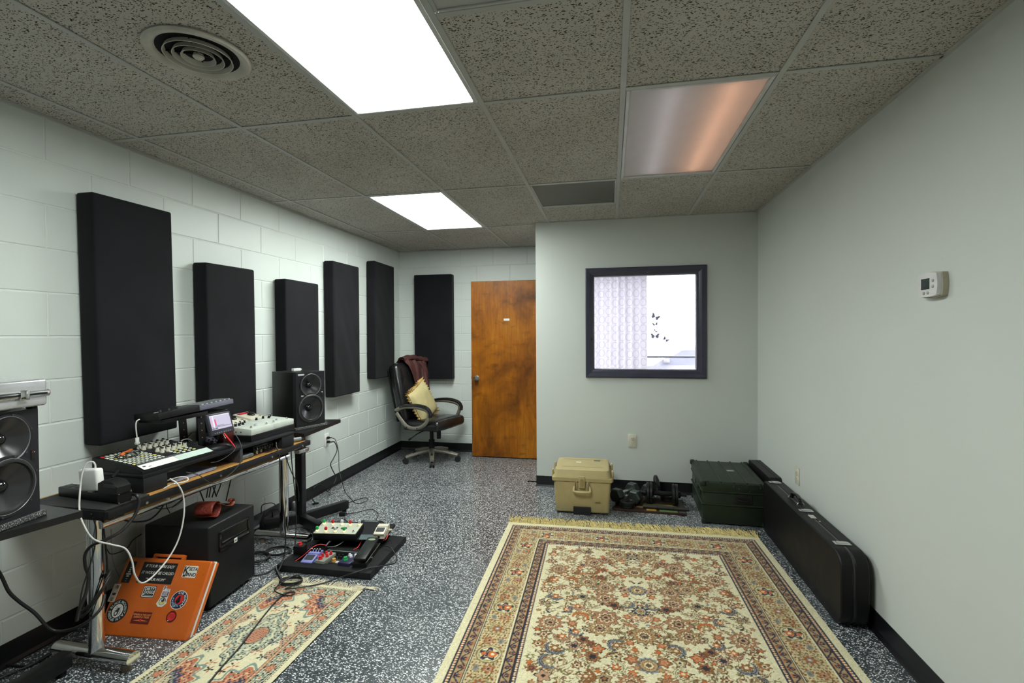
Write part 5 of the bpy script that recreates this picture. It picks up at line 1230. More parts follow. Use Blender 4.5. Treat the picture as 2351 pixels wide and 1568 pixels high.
lt = G().box((0, -.218, .262), (.046, .014, .092), b=.003).build('latch', TANM, o); G().box((0, -.2265, .258), (.026, .004, .060), b=.001, seg=1).build('latch_tab', TAND, lt)
hd = G().tube(crm([(-.060, -.205, .222), (-.062, -.222, .205), (-.058, -.236, .190), (0, -.240, .187), (.058, -.236, .190), (.062, -.222, .205), (.060, -.205, .222)], 5), .010, 10).build('handle', TANM, o)
for s in (-1, 1):
    for yy in (-.10, .12):
        l_ = G().box((s*.236, yy, .285), (.014, .050, .085), b=.004).build('side_latch', TANM, o); G().box((s*.243, yy, .290), (.004, .030, .05), b=.001, seg=1).build('latch_slot', TAND, l_)
G().box((-.035, .03, .3525), (.042, .026, .001)).build('label', WHITE, o, smooth=0); G().box((.115, .10, .3525), (.052, .038, .001)).build('label', pm('label_dark_green', (.07, .10, .08), .5), o, smooth=0)
G().box((.13, -.2015, .09), (.04, .001, .006), M=rot(ay=-.1)).build('scuff', pm('scuff_brown', (.16, .10, .04), .7), o, smooth=0)
for a in (-.16, .16):
    for b in (-.13, .13): G().cyl((a, b, 0), (a, b, .012), .02, 12).build('foot', RUBBER, o)

# ================================================================== weights on a painted board
BW = m_wood('dark_painted_board', (.022, .010, .007), (.050, .022, .013), (3, 20, 20))
o = thing('painted_board', 'dark wooden board with yellow and green paint patches under the weights', 'board', (.225, 2.02, 0), -.03)
G().rng(-.245, .30, -.165, .165, 0, .018, b=.002, seg=1).build('plank', BW, o)
for (a, b, c, d_, m_) in ((.0, .075, -.155, -.115, pm('paint_yellow', sg(150, 118, 40), .6)), (.10, .235, -.155, -.118, pm('paint_green', sg(84, 112, 62), .6)), (.25, .295, -.155, -.12, pm('paint_slate', sg(70, 78, 74), .6)), (-.02, .24, -.075, .01, pm('paint_olive', sg(98, 94, 44), .6)), (.01, .05, .04, .08, pm('paint_yellow', sg(150, 118, 40), .6)), (-.10, .02, -.10, -.07, pm('paint_tan', sg(104, 92, 52), .6))):
    G().rng(a, b, c, d_, .0178, .0186).build('paint_patch', m_, o, smooth=0)
IRON = pm('cast_iron', (.014, .015, .015), .35, metal=.3, bump=.3, bscale=150); HEXM = pm('hex_grey', (.06, .072, .068), .35, metal=.6)
def hexdb(x, y, az, label, r=.062):
    p = thing('hex_dumbbell', label, 'dumbbell', (x, y, .0195), az, 'hex dumbbells')
    for s in (-1, 1):
        vs = []; n = 6; hh = .052; zc = r*.866
        for xx, rr in ((s*.075, r*.86), (s*.088, r), (s*.140, r), (s*.152, r*.84)): vs += [(xx, rr*math.cos(2*math.pi*k/n), zc+rr*math.sin(2*math.pi*k/n)) for k in range(n)]
        fs = [(i*n+k, i*n+(k+1) % n, (i+1)*n+(k+1) % n, (i+1)*n+k) for i in range(3) for k in range(n)]+[tuple(range(n-1, -1, -1)), tuple(range(3*n, 4*n))]
        if s < 0: fs = [tuple(reversed(f)) for f in fs]
        hd = G().add(vs, fs).build('head', HEXM, p, smooth=0); 
        if s > 0:
            for q in range(2): G().box((s*.1525, -.012+q*.022, zc), (.001, .012, .026)).build('raised_numeral', LGREY, hd, smooth=0)
    G().lathe([(.015, -.076), (.0165, -.04), (.0185, 0), (.0165, .04), (.015, .076)], 16, M=tr(0, 0, r*.866) @ rot(ay=math.pi/2)).build('grip', STEEL, p)
hexdb(.060, 2.125, .95, 'hex dumbbell lying nearest the tan transport case', .060); hexdb(.198, 2.105, 1.02, 'hex dumbbell lying between its twin and the plate loaded bar', .060)
PLP = [(.018, .009), (.030, .011), (.040, .006), (.070, .006), (.078, .011), (.083, .009), (.083, -.009), (.078, -.011), (.070, -.006), (.040, -.006), (.030, -.011), (.018, -.009), (.018, .009)]
def plate(parent, M, f=1.0): return G().lathe([(r*f if r > .02 else r, z) for r, z in PLP], 36, M=M).build('weight_plate', IRON, parent)
for k, (zz, lb) in enumerate(((.030, 'small round iron weight plate at bottom of the little stack'), (.052, 'small round iron weight plate on top of the little stack'))):
    q = plate(None, Matrix.Identity(4), .72); q.location = (.070+.004*k, 1.925, zz); tag(q, lb, 'weight plate', 'loose weight plates')
p = thing('plate_dumbbell', 'black dumbbell bar loaded with iron plates on each end', 'dumbbell', (.355, 2.045, .0195+.083), -.06)
G().cyl((-.19, 0, 0), (.19, 0, 0), .0125, 16).build('bar', IRON, p); G().lathe([(.014, -.075), (.020, -.05), (.020, .05), (.014, .075)], 16, M=rot(ay=math.pi/2)).build('grip', BLACKM, p)
for xx in (-.112, -.088, .088, .112): plate(p, tr(xx, 0, 0) @ rot(ay=math.pi/2))
for xx in (-.135, .135): G().lathe([(.013, -.010), (.026, -.010), (.026, .006), (.018, .012), (.013, .012)], 18, M=tr(xx, 0, 0) @ rot(ay=math.pi/2)).build('collar', IRON, p)
q = plate(None, Matrix.Identity(4), 1.0); q.matrix_world = tr(.335, 2.27, .1035) @ rot(ay=math.pi/2-.12, az=.15); tag(q, 'black iron weight plate standing upright against the black baseboard', 'weight plate', 'loose weight plates')
for k in range(2):
    q = plate(None, Matrix.Identity(4), .9); q.location = (.425, 2.16, .031+.023*k); tag(q, ['round iron weight plate lying flat behind the loaded bar, lower', 'round iron weight plate lying flat behind the loaded bar, upper'][k], 'weight plate', 'loose weight plates')
p = thing('dumbbell_bar', 'bare black dumbbell bar lying along the front of the board', 'dumbbell bar', (.365, 1.905, .0335), -.055); G().cyl((-.17, 0, 0), (.18, 0, 0), .0135, 16).build('bar', pm('bar_black', (.02, .018, .017), .5), p)
for xx in (-.06, .06): G().cyl((xx-.004, 0, 0), (xx+.004, 0, 0), .0145, 16).build('ring', IRON, p)

# ================================================================== green foot locker
GM = pm('olive_green_paint', (.016, .026, .015), .42, var=.2, bump=.2, bscale=90, spec=.35, speck=((.40, .43, .38), 60, .765))
o = thing('green_trunk', 'olive green ribbed metal trunk in the corner', 'trunk', (.838, 2.015, 0), -.03)
G().rng(-.215, .215, -.305, .305, .004, .245, b=.012, seg=2).build('body', GM, o); G().rng(-.222, .222, -.312, .312, .240, .318, b=.014, seg=3).build('lid', GM, o)
for k in range(5):
    x0 = -.18+k*.09; rb = G(); rb.tube([(x0, -.310, .285), (x0, -.308, .3165), (x0, .308, .3165), (x0, .310, .285)], .007, 8); rb.build('rib', GM, o)
for zz in (.243, .150): G().rng(-.224, .224, -.314, .314, zz-.006, zz+.006, b=.003, seg=1).build('band', GM, o)
for sx in (-1, 1):
    for sy in (-1, 1): G().box((sx*.212, sy*.302, .304), (.040, .040, .040), b=.010, seg=3).build('corner_cap', GM, o); G().box((sx*.206, sy*.296, .018), (.034, .034, .036), b=.008, seg=2).build('corner_cap', GM, o)
hf = G().rng(.0, .125, -.3135, -.308, .168, .232, b=.002, seg=1).build('handle_plate', pm('handle_plate_black', (.010, .011, .010), .45), o)
G().tube(crm([(.020, -.314, .205), (.022, -.326, .198), (.06, -.330, .192), (.10, -.326, .198), (.104, -.314, .205)], 4), .005, 8).build('handle', BLACKP, hf)
for yy in (-.22, -.10, .04): G().box((-.2225, yy, .225), (.006, .03, .05), b=.002, seg=1).build('hasp', GM, o)
G().box((.04, .02, .3185), (.055, .040, .001), M=rot(az=.1)).build('paper_label', pm('worn_label', (.22, .25, .22), .7), o, smooth=0)

# ================================================================== guitar cases along the right wall
TX = pm('black_case_vinyl', (.0055, .005, .006), .45, bump=.7, bscale=380, spec=.3)
def case_outline(L, h, r0, r1, n=8):
    P = []
    for (cx, cz, a0, r) in ((r0, h-r0, 1, r0), (r0, r0, 2, r0), (L-r1, r1, 3, r1), (L-r1, h-r1, 0, r1)):
        for i in range(n+1): a = math.pi/2*(a0+i/n); P.append((cx+r*math.cos(a), cz+r*math.sin(a)))
    return P
o = thing('guitar_case', 'long black guitar case standing on edge along the plain wall', 'guitar case', (1.012, .455, 0), 0)
MCs = Matrix(((0, 0, 1, 0), (1, 0, 0, 0), (0, 1, 0, 0), (0, 0, 0, 1)))
oc = case_outline(1.222, .362, .085, .05)
def shell(x0, x1): return G().prism(oc, x0, x1, M=MCs)
s1 = shell(.004, .060).build('front_shell', TX, o, smooth=40); s2 = shell(.066, .128).build('rear_shell', TX, o, smooth=40)
G().prism([(a*.994+.004, b*.992+.0015) for a, b in oc], .058, .068, M=MCs).build('valance', pm('valance_strip', (.030, .028, .034), .3), o, smooth=40)
for s_b in (s1, s2):
    bv = s_b.modifiers.new('round', 'BEVEL'); bv.width = .008; bv.segments = 3; bv.limit_method = 'ANGLE'; bv.angle_limit = math.radians(50)
def clasp(y):
    c_ = G().box((.062, y, .3645), (.075, .040, .005), b=.002).build('latch', CHROME, o); G().box((.062, y, .3690), (.050, .020, .006), b=.002).build('latch_lever', CHROME, c_)
for yy in (.135, .595, 1.15): clasp(yy)
hb_ = G().tube(crm([(.064, .680, .366), (.066, .690, .392), (.072, .755, .400), (.066, .820, .392), (.064, .830, .366)], 6), .011, 10).build('handle', GLOSSB, o)
for yy in (.680, .830): G().tube(crm([(.045, yy, .364), (.050, yy, .378), (.064, yy, .382), (.078, yy, .378), (.083, yy, .364)], 4), .003, 8).build('handle_ring', CHROME, o)
G().box((.062, .50, .3632), (.030, .052, .001)).build('paper_label', pm('label_grey', (.45, .47, .44), .6), o, smooth=0); G().box((.075, .43, .3632), (.008, .012, .001)).build('scuff', CREAM, o, smooth=0)
o = thing('narrow_case', 'slim black case wedged between the green trunk and wall', 'case', (1.083, 1.755, 0), 0)
G().prism(case_outline(.56, .352, .03, .03), .0, .050, M=MCs).build('shell', TX, o, smooth=40); G().prism(case_outline(.56, .352, .03, .03), .053, .085, M=MCs).build('rear_shell', TX, o, smooth=40)
# ================================================================== office chair, pillow, jacket
LEA = m_leather('black_leather', (.004, .004, .004), (.011, .011, .012), 9, .25, .28)
BRZ = pm('bronze_grey_frame', (.22, .20, .165), .35, metal=.4)
o = thing('office_chair', 'black leather executive chair in the corner by the wooden door', 'chair', (-2.032, 3.085, 0), -.30)
# local: +x forward
for k in range(5):
    a = math.radians(20+72*k); c, s = math.cos(a), math.sin(a)
    sp = G().tube([(.03*c, .03*s, .120), (.16*c, .16*s, .105), (.30*c, .30*s, .072)], .022, 10, rs=[.036, .030, .022], flat=.8).build('base_spoke', BRZ, o)
    G().tube([(.14*c, .14*s, .124), (.22*c, .22*s, .108)], .014, 8, flat=.6).build('foot_pad', BLACK, sp)
    cs = G(); 
    for q in (-1, 1): cs.cyl((.30*c-s*.006*q, .30*s+c*.006*q, .026), (.30*c-s*.022*q, .30*s+c*.022*q, .030), .030, 16)
    cs.cyl((.30*c, .30*s, .026), (.30*c, .30*s, .066), .010, 10); cs.build('caster', BLACK, o)
G().cyl((0, 0, .10), (0, 0, .24), .032, 18).build('column', BLACKM, o); G().cyl((0, 0, .24), (0, 0, .36), .022, 16).build('gas_lift', BLACKP, o)
G().rng(-.10, .13, -.09, .09, .345, .375, b=.01).build('mechanism', BLACK, o); G().cyl((.10, -.0, .26), (.10, 0, .345), .024, 14).build('tension_knob', BLACK, o)
G().tube([(-.02, -.09, .355), (-.06, -.17, .330), (-.12, -.22, .275)], .006, 8).build('lever', BLACKP, o); G().tube([(-.115, -.216, .280), (-.135, -.232, .262)], .010, 8).build('lever_knob', BLACK, o)
def cushion(sx, sy, sz, puff, seams):
    def disp(co):
        f = 0
        for q in seams: f -= .010*math.exp(-((co.x*q[0]+co.y*q[1]-q[2])/.018)**2)
        return f+puff*(1-(2*co.x/sx)**2)*(1-(2*co.y/sy)**2)+.006*mnoise.noise(co*9)
    return soft_box(sx, sy, sz, min(sx, sy, sz)*.42, 14, disp)
g = cushion(.52, .52, .115, .014, ((1, 0, .10), (0, 1, .17), (0, 1, -.17))); st = g.build('seat', LEA, o, smooth=60); st.matrix_local = tr(.03, 0, .435) @ rot(ay=-.05)
g = soft_box(.13, .52, .66, .055, 16, lambda co: .012*mnoise.noise(co*6)-.014*math.exp(-((co.z-.10)/.02)**2)*(co.x > 0)-.014*math.exp(-((co.z+.12)/.02)**2)*(co.x > 0)-.012*math.exp(-((abs(co.y)-.17)/.015)**2)*(co.x > 0)+.02*(1-(2*co.y/.52)**2)*(co.x > 0))
bk_ = g.build('backrest', LEA, o, smooth=60); bk_.matrix_local = tr(-.285, 0, .770) @ rot(ay=-.24)
g = soft_box(.030, .48, .60, .012, 6, lambda co: 0); bs = g.build('back_shell', BLACKM, o, smooth=60); bs.matrix_local = tr(-.355, 0, .745) @ rot(ay=-.24)
for s in (-1, 1):
    y = s*.285
    lp = crm([(-.27, y, .585), (-.16, y, .630), (.02, y, .640), (.16, y, .615), (.185, y, .560), (.14, y, .470), (.03, y, .415), (-.10, y, .420), (-.20, y, .500), (-.255, y, .560)], 6)
    G().tube(lp, .017, 10, flat=1.25).build('armrest_loop', BRZ, o)
    G().tube(crm([(-.20, y, .632), (-.10, y, .652), (.04, y, .660), (.16, y, .640), (.207, y, .590), (.205, y, .545)], 6), .024, 10, rs=None, flat=.75).build('arm_pad', LEA, o)
    for (a, b) in ((-.262, .575), (-.10, .418), (.04, .416)): G().cyl((a, y, b), (a, y-.020*1 if s < 0 else y+.020, b), .007, 8).build('bolt', BLACKM, o)
# pillow
PLM = pm('pillow_gold', sg(198, 184, 134), .8, var=.08, bump=.3, bscale=250); PLF = pm('pillow_ruffle', sg(206, 172, 108), .9, var=.2, bump=.5, bscale=120)
MCh = tr(-2.032, 3.085, 0) @ rot(az=-.30)
p = thing('throw_pillow', 'square gold throw pillow with ruffled edge on the chair', 'pillow', M=MCh @ tr(-.085, -.045, .655) @ rot(ay=-.30, az=.12) @ rot(ax=.36))
def pil(sx):
    def f(u, v):
        a, b = 2*u-1, 2*v-1; t = (1-a**4)*(1-b**4); return (sx*(.006+.060*t**.55)+.006*mnoise.noise(Vector((a*3, b*3, sx))), a*.195*(1-.05*(1-b*b)), b*.195*(1-.05*(1-a*a)))
    return f
g = G(); g.grid(pil(1), 24, 24); n0 = len(g.f); g.grid(pil(-1), 24, 24); g.f = g.f[:n0]+[tuple(reversed(f)) for f in g.f[n0:]]; g.build('cushion', PLM, p, smooth=60)
def ruf(u, v):
    a = u*8; k = int(a) % 8; t = u*4; sd = int(t) % 4; w = (t-int(t))*2-1
    e = [(w, -1), (1, w), (-w, 1), (-1, -w)][sd]; out = 1+v*.17*(1+.25*math.sin(u*240)); return (.020*math.sin(u*2*math.pi*46)*v+.004*mnoise.noise(Vector((u*90, v*3, 1))), e[0]*.187*out, e[1]*.187*out)
G().grid(ruf, 368, 4, closeu=True).build('ruffle', PLF, p, smooth=70)
# jacket draped over the backrest
JK = pm('maroon_cloth', (.060, .014, .012), .75, var=.25, bump=.4, bscale=260)
p = thing('jacket', 'dark maroon jacket draped over the chair backrest', 'jacket', M=MCh @ tr(-.335, 0, 1.075))
def drape(u, v):                                   # v: from behind the back over the top and down the front
    y = -.16+.36*u; L = [(-.085, -.10), (-.075, .0), (-.03, .055), (.035, .048), (.085, -.02), (.115, -.13), (.150, -.25), (.185, -.36)]
    s = v*(len(L)-1); i = min(int(s), len(L)-2); t = s-i; x = L[i][0]*(1-t)+L[i+1][0]*t; z = L[i][1]*(1-t)+L[i+1][1]*t
    wid = 1.0 if v < .5 else 1.0-.55*(v-.5)/.5
    n = mnoise.noise(Vector((u*4.5, v*2.2, .4)))*.030+mnoise.noise(Vector((u*13+v*2, v*3, 2.)))*.014
    return (x+n*.9+.004, .06+(y-.02)*wid, z+n*.55+.012+.02*math.sin(u*9)*(v > .3)*(v < .6))
g = G(); g.grid(drape, 46, 50); b_ = g.build('cloth', JK, p, smooth=60); sm = b_.modifiers.new('thick', 'SOLIDIFY'); sm.thickness = .006
def sleeve(u, v):
    a = u*2*math.pi; r = .040*(1-.25*v)*(1+.25*mnoise.noise(Vector((math.cos(a)*2, math.sin(a)*2, v*6)))); c = crm([(.05, .12, .04), (.10, .17, -.03), (.12, .19, -.14), (.10, .17, -.20)], 10); q = c[min(int(v*(len(c)-1)), len(c)-1)]
    return (q.x+r*.55*math.cos(a), q.y+r*math.sin(a), q.z+.006*math.cos(a*3))
G().grid(sleeve, 18, 18, closeu=True).build('sleeve', JK, p, smooth=60)
def collar(u, v):
    y = -.15+.40*u; a = v*3.4-.5; r = .035+.012*mnoise.noise(Vector((u*5, v*2, 8.))); return (.02+r*1.5*math.cos(a)+.02*u, y+.02, .055+r*math.sin(a)+.018*math.sin(u*5))
g = G(); g.grid(collar, 30, 12); b_ = g.build('collar', JK, p, smooth=60); sm = b_.modifiers.new('thick', 'SOLIDIFY'); sm.thickness = .006
# ================================================================== front room: curtain, decals, car outside
def m_curtain():
    t = NT('sheer_scallop_curtain'); t.n.remove(t.p); p = t.obj()
    mp = t.mapping(p, (1, 0, 1)); br = t.voro(t.mapping(mp, (1, 1, .8)), 11, rnd=0.15); c = t.ramp(br.outputs['Distance'], [(.34, (.40, .385, .39)), (.42, (.29, .275, .30)), (.50, (.40, .385, .39))])
    a = t.new('ShaderNodeBsdfTranslucent'); b = t.new('ShaderNodeBsdfDiffuse'); t.link(c, a.inputs[0]); t.link(c, b.inputs[0])
    mx = t.new('ShaderNodeMixShader'); mx.inputs[0].default_value = .55; t.link(b.outputs[0], mx.inputs[1]); t.link(a.outputs[0], mx.inputs[2]); t.link(mx.outputs[0], t.n['Material Output'].inputs[0]); return t.m
p = thing('curtain', 'pale scallop patterned curtain seen through the partition window', 'curtain', (0, YE-.12, 0))
def cur(u, v):
    x = -.66+1.06*u+.015*v; f = .022*math.sin(u*62+1.5*math.sin(u*9))+.012*mnoise.noise(Vector((u*14, v*1.5, 0))); return (x+.04*(1-v)*(u-.5), f*(1-.25*v), .30+2.02*v)
g = G(); g.grid(cur, 160, 30); g.build('cloth', m_curtain(), p, smooth=60); G().cyl((-.70, 0, 2.335), (1.16, 0, 2.335), .011, 12).build('rod', wf, p)
DEC = pm('decal_lilac', (.30, .29, .36), .8)
def butterfly(u, v, sc, az, lb):
    sc *= 1.5
    q = px(u, v, y=YE+.056); o = thing('butterfly_decal', lb, 'decal', (q.x, YE+.0565, q.z)); M = rot(ay=az)
    for s in (-1, 1): G().prism([(s*.004, 0), (s*.6*sc, .55*sc), (s*1.0*sc, .45*sc), (s*.75*sc, .0), (s*.8*sc, -.35*sc), (s*.4*sc, -.65*sc), (s*.05*sc, -.15*sc)], -.0006, .0006, M=M @ rot(ax=math.pi/2)).build('wing', DEC, o, smooth=0)
    G().box((0, 0, 0), (.006, .0014, sc*1.0), M=M).build('body', DEC, o, smooth=0)
butterfly(1505, 727, .042, .5, 'butterfly decal highest on the bright outside window'); butterfly(1504, 744, .026, -.2, 'small butterfly decal second from top on the bright outside window'); butterfly(1505, 759, .020, .9, 'tiny butterfly decal third from top on the bright outside window'); butterfly(1504, 771, .042, 0, 'wide winged butterfly decal lowest in the column on the window'); butterfly(1529, 779, .030, .7, 'butterfly decal set apart toward the middle of the window')
struct(G().rng(-14, 16, YE+.4, 30, -.14, -.10).build('ground_outside', pm('pale_asphalt', (.3, .3, .3), .9), smooth=0))
o = thing('parked_car', 'pale parked car seen outside through both windows', 'car', (1.95, 9.0, -.10), 0)
CP = pm('car_paint', (.12, .12, .135), .4, coat=.5); CG = pm('car_glass', (.09, .095, .12), .3)
body = [(-1.95, .32), (-1.98, .62), (-1.72, .80), (-1.15, .86), (-.62, 1.22), (.62, 1.26), (1.35, 1.18), (1.62, .86), (1.75, .55), (1.72, .32)]
MCar = Matrix(((1, 0, 0, 0), (0, 0, -1, 0), (0, 1, 0, 0), (0, 0, 0, 1)))
G().prism(body, -.80, .80, M=MCar).build('body', CP, o, smooth=20)
for s in (-1, 1):
    for q in ([(-1.02, .87), (-.60, 1.16), (-.10, 1.18), (-.10, .88)], [(-.04, .88), (-.04, 1.18), (.58, 1.20), (.62, .89)], [(.70, .89), (.68, 1.20), (1.22, 1.13), (1.36, .90)]): G().prism(q, -.005, .005, M=tr(0, s*.803, 0) @ MCar).build('side_window', CG, o, smooth=0)
    for xx in (-1.22, 1.12): G().cyl((xx, s*.66, .31), (xx, s*.82, .31), .31, 24).build('wheel', RUBBER, o); G().cyl((xx, s*.82, .31), (xx, s*.826, .31), .19, 18).build('hub_cap', ALU, o)
    G().box((-.9, s*.85, .95), (.12, .10, .08), b=.02).build('mirror', CP, o)
# ================================================================== cables
CB = pm('cable_black', (.012, .012, .013), .45); CWm = pm('cable_white', (.62, .60, .58), .45); CRm = pm('cable_red', (.55, .03, .03), .4)
def cable(label, pts, r, m=CB, k=7, name='cable', group=None):
    o = G().tube(crm(pts, k), r, 7).build(name, m, None, smooth=60); tag(o, label, 'cable', group); return o
def P(u, v, **kw): return px(u, v, **kw)
def fpt(u, v, z=.006): return px(u, v, z=z)
cable('white charger cable looping from the adapter down past the orange briefcase', [P(219, 1077, y=-.402), P(218, 1066, y=-.402), P(211, 1060, y=-.408), P(198, 1066, y=-.42), P(188, 1090, y=-.435), P(183, 1140, y=-.46), P(183, 1175, x=-2.15), P(192, 1205, x=-2.12), P(215, 1238, x=-2.10), P(255, 1250, x=-2.08), P(288, 1260, x=-2.07), P(303, 1288, x=-2.06), P(309, 1318, x=-2.05), P(324, 1338, x=-2.05), P(348, 1326, x=-2.05), P(385, 1284, x=-2.05), P(410, 1238, x=-2.05), P(422, 1185, x=-2.05), P(421, 1140, x=-2.05), P(408, 1112, x=-2.055), P(390, 1099, x=-2.09)], .0036, CWm)
cable('thick black power cord leaving the power strip and circling the near chrome leg', [P(305, 1135, x=-2.09), P(314, 1138, x=-2.06), P(319, 1155, x=-2.05), P(308, 1185, x=-2.05), P(280, 1218, x=-2.06), P(245, 1238, x=-2.09), P(212, 1252, x=-2.15), P(196, 1272, x=-2.19), P(196, 1300, x=-2.2), P(203, 1325, x=-2.19), P(196, 1365, x=-2.185), P(181, 1400, x=-2.19), P(176, 1425, x=-2.2)], .0065)
cable('thick black cable swooping along the block wall to the near chrome leg', [P(-45, 1250, x=-2.45), P(0, 1318, x=-2.43), P(20, 1358, x=-2.41), P(45, 1382, x=-2.39), P(80, 1408, x=-2.36), P(110, 1440, x=-2.33), P(135, 1449, x=-2.30), P(170, 1443, x=-2.24), P(205, 1424, x=-2.18), P(232, 1396, x=-2.165), P(240, 1366, x=-2.19)], .0062)
lp = []
for k in range(46):
    a = k/45*5*math.pi; lp.append(Vector((-2.235+.050*math.cos(a)+.006*math.sin(a*.7), -.42+.050*math.sin(a), .315+.07*math.sin(a+.6)+.014*math.cos(a*.6))))
cable('bundle of black cable wound around the near chrome desk leg', lp, .0055, k=3)
cable('thin black cable running down the near chrome leg', [P(210, 1180, x=-2.15), P(219, 1205, x=-2.17), P(221, 1232, x=-2.17), P(216, 1262, x=-2.17), P(206, 1300, x=-2.17), P(190, 1350, x=-2.18), P(182, 1395, x=-2.19)], .003)
FL_ = 'black cables on the floor at the near chrome leg'
for k, q in enumerate(([(-40, 1525), (20, 1527), (70, 1528), (105, 1505), (150, 1480), (195, 1464)], [(-40, 1575), (20, 1548), (80, 1522), (130, 1494), (195, 1462)], [(-40, 1592), (60, 1556), (100, 1534), (140, 1498), (190, 1467)])):
    cable('black cable trailing across the flecked floor to the near chrome leg', [fpt(u, v, .008+.004*k) for u, v in q], .0045, group=FL_)
# under the desk
UD = 'black cables hanging under the desk'
def hang(q, r=.0032, lb='black cable drooping under the desk behind the subwoofer', x=-2.42, grp=UD, m=CB): cable(lb, [P(u, v, x=x) for u, v in q], r, m, group=grp)
hang([(280, 1193), (310, 1198), (345, 1192), (372, 1165), (385, 1130)], .0042); hang([(345, 1152), (370, 1158), (400, 1150), (430, 1128), (455, 1108)], .0036, x=-2.44)
hang([(335, 1160), (370, 1168), (405, 1160), (425, 1140)], .0022, x=-2.46); hang([(385, 1135), (382, 1160), (390, 1178)], .0022, x=-2.45); hang([(395, 1165), (420, 1145), (460, 1115)], .003, x=-2.40)
for k, q in enumerate(([(452, 1108), (460, 1130), (468, 1150)], [(482, 1098), (478, 1120), (474, 1143)], [(486, 1096), (484, 1118), (480, 1142)], [(482, 1096), (490, 1120), (497, 1140)], [(500, 1092), (494, 1118), (487, 1142)], [(512, 1088), (506, 1115), (496, 1140)], [(536, 1075), (528, 1110), (519, 1150)])):
    cable('black cable dropping from the desk behind the leather strap', [P(u, v, x=-2.30-.02*(k % 3)) for u, v in q], .0034, group='black cables behind the leather strap')
cable('black cable running along the block wall beside the orange briefcase', [P(238, 1215, x=-2.36), P(242, 1250, x=-2.38), P(246, 1300, x=-2.40), P(243, 1340, x=-2.42), P(240, 1400, x=-2.43)], .0038)
cable('thin black wire looping between the briefcase and the subwoofer', [P(231, 1222, x=-2.35), P(240, 1248, x=-2.4), P(246, 1262, x=-2.42), P(258, 1272, x=-2.45), P(290, 1260, x=-2.5), P(305, 1240, x=-2.5), P(325, 1226, x=-2.5)], .0026)
cable('thin pale wire hanging down behind the briefcase', [P(255, 1215, x=-2.5), P(256, 1255, x=-2.52), P(260, 1290, x=-2.54), P(268, 1312, x=-2.55), P(275, 1325, x=-2.56)], .002, pm('wire_pale', (.35, .28, .28), .5))
cable('white loop of cable spilling over the desk front edge', [P(375, 1122, x=-2.10), P(395, 1112, x=-2.085), P(425, 1106, x=-2.06), P(432, 1100, x=-2.06), P(425, 1095, x=-2.075), P(408, 1096, x=-2.10), P(385, 1103, x=-2.14)], .0028, CWm)
cable('thin dark cable drooping from the screen in front of the riser', [P(537, 993, x=-2.13), P(547, 1008, x=-2.10), P(554, 1025, x=-2.07), P(556, 1048, x=-2.055), P(545, 1072, x=-2.05), P(520, 1095, x=-2.05), P(492, 1110, x=-2.05), P(475, 1104, x=-2.055), P(455, 1090, x=-2.07), P(428, 1084, x=-2.11)], .0022, DGREY)
cable('thin cable hooked across the front of the riser', [P(543, 1022, x=-2.12), P(536, 1036, x=-2.105), P(515, 1052, x=-2.105), P(498, 1060, x=-2.11), P(484, 1062, x=-2.12)], .002, DGREY)
cable('white usb cable hanging from the raised mini keyboard', [P(320, 963, x=-2.36), P(314, 967, x=-2.355), P(312, 978, x=-2.355), P(314, 1000, x=-2.355), P(316, 1018, x=-2.36), P(321, 1030, x=-2.37)], .003, CWm)
o = thing('usb_coupler', 'white inline coupler on the usb cable below the mini keyboard', 'coupler', tuple(P(315, 1012, x=-2.357))); G().box((0, 0, 0), (.010, .016, .034), b=.003).build('shell', WHITE, o); G().box((0, 0, -.012), (.014, .020, .012), b=.003).build('collar', LGREY, o)
for k, q in enumerate(([(375, 1018), (388, 1012), (402, 1014), (412, 1022), (425, 1008), (440, 994)], [(412, 1020), (425, 1015), (438, 1018), (450, 1020)], [(405, 1020), (420, 1010), (432, 1008), (440, 1012)])):
    cable('white cable arching behind the knobs of the pad controller' if k == 2 else 'black cable arching behind the knobs of the pad controller', [P(u, v, x=-2.43+.01*k) for u, v in q], .003, CB if k != 2 else CWm, group='cables behind the pad controller')
# from desk to pedalboard
cable('black cable dropping from the audio interface to the floor', [P(634, 1025, x=-2.10), P(640, 1040, x=-2.075), P(643, 1065, x=-2.065), P(645, 1110, x=-2.05), P(650, 1160, x=-2.03), P(655, 1210, x=-2.0), P(655, 1255, x=-1.99), P(650, 1285, x=-1.99), P(642, 1305, z=.055), P(633, 1320, z=.03)], .0042)
cable('black cable sagging from the far desk edge past the stand column', [P(653, 1038, x=-2.085), P(660, 1060, x=-2.09), P(672, 1090, x=-2.13), P(682, 1110, x=-2.16), P(686, 1135, x=-2.2), P(685, 1170, z=.02)], .0032)
cable('black cable falling straight to the little box with the red knob', [P(668, 1025, x=-2.08), P(670, 1060, x=-2.08), P(674, 1100, x=-2.07), P(679, 1150, x=-2.06), P(680, 1200, x=-2.04), P(678, 1245, x=-2.02), P(678, 1256, x=-2.01)], .0034)
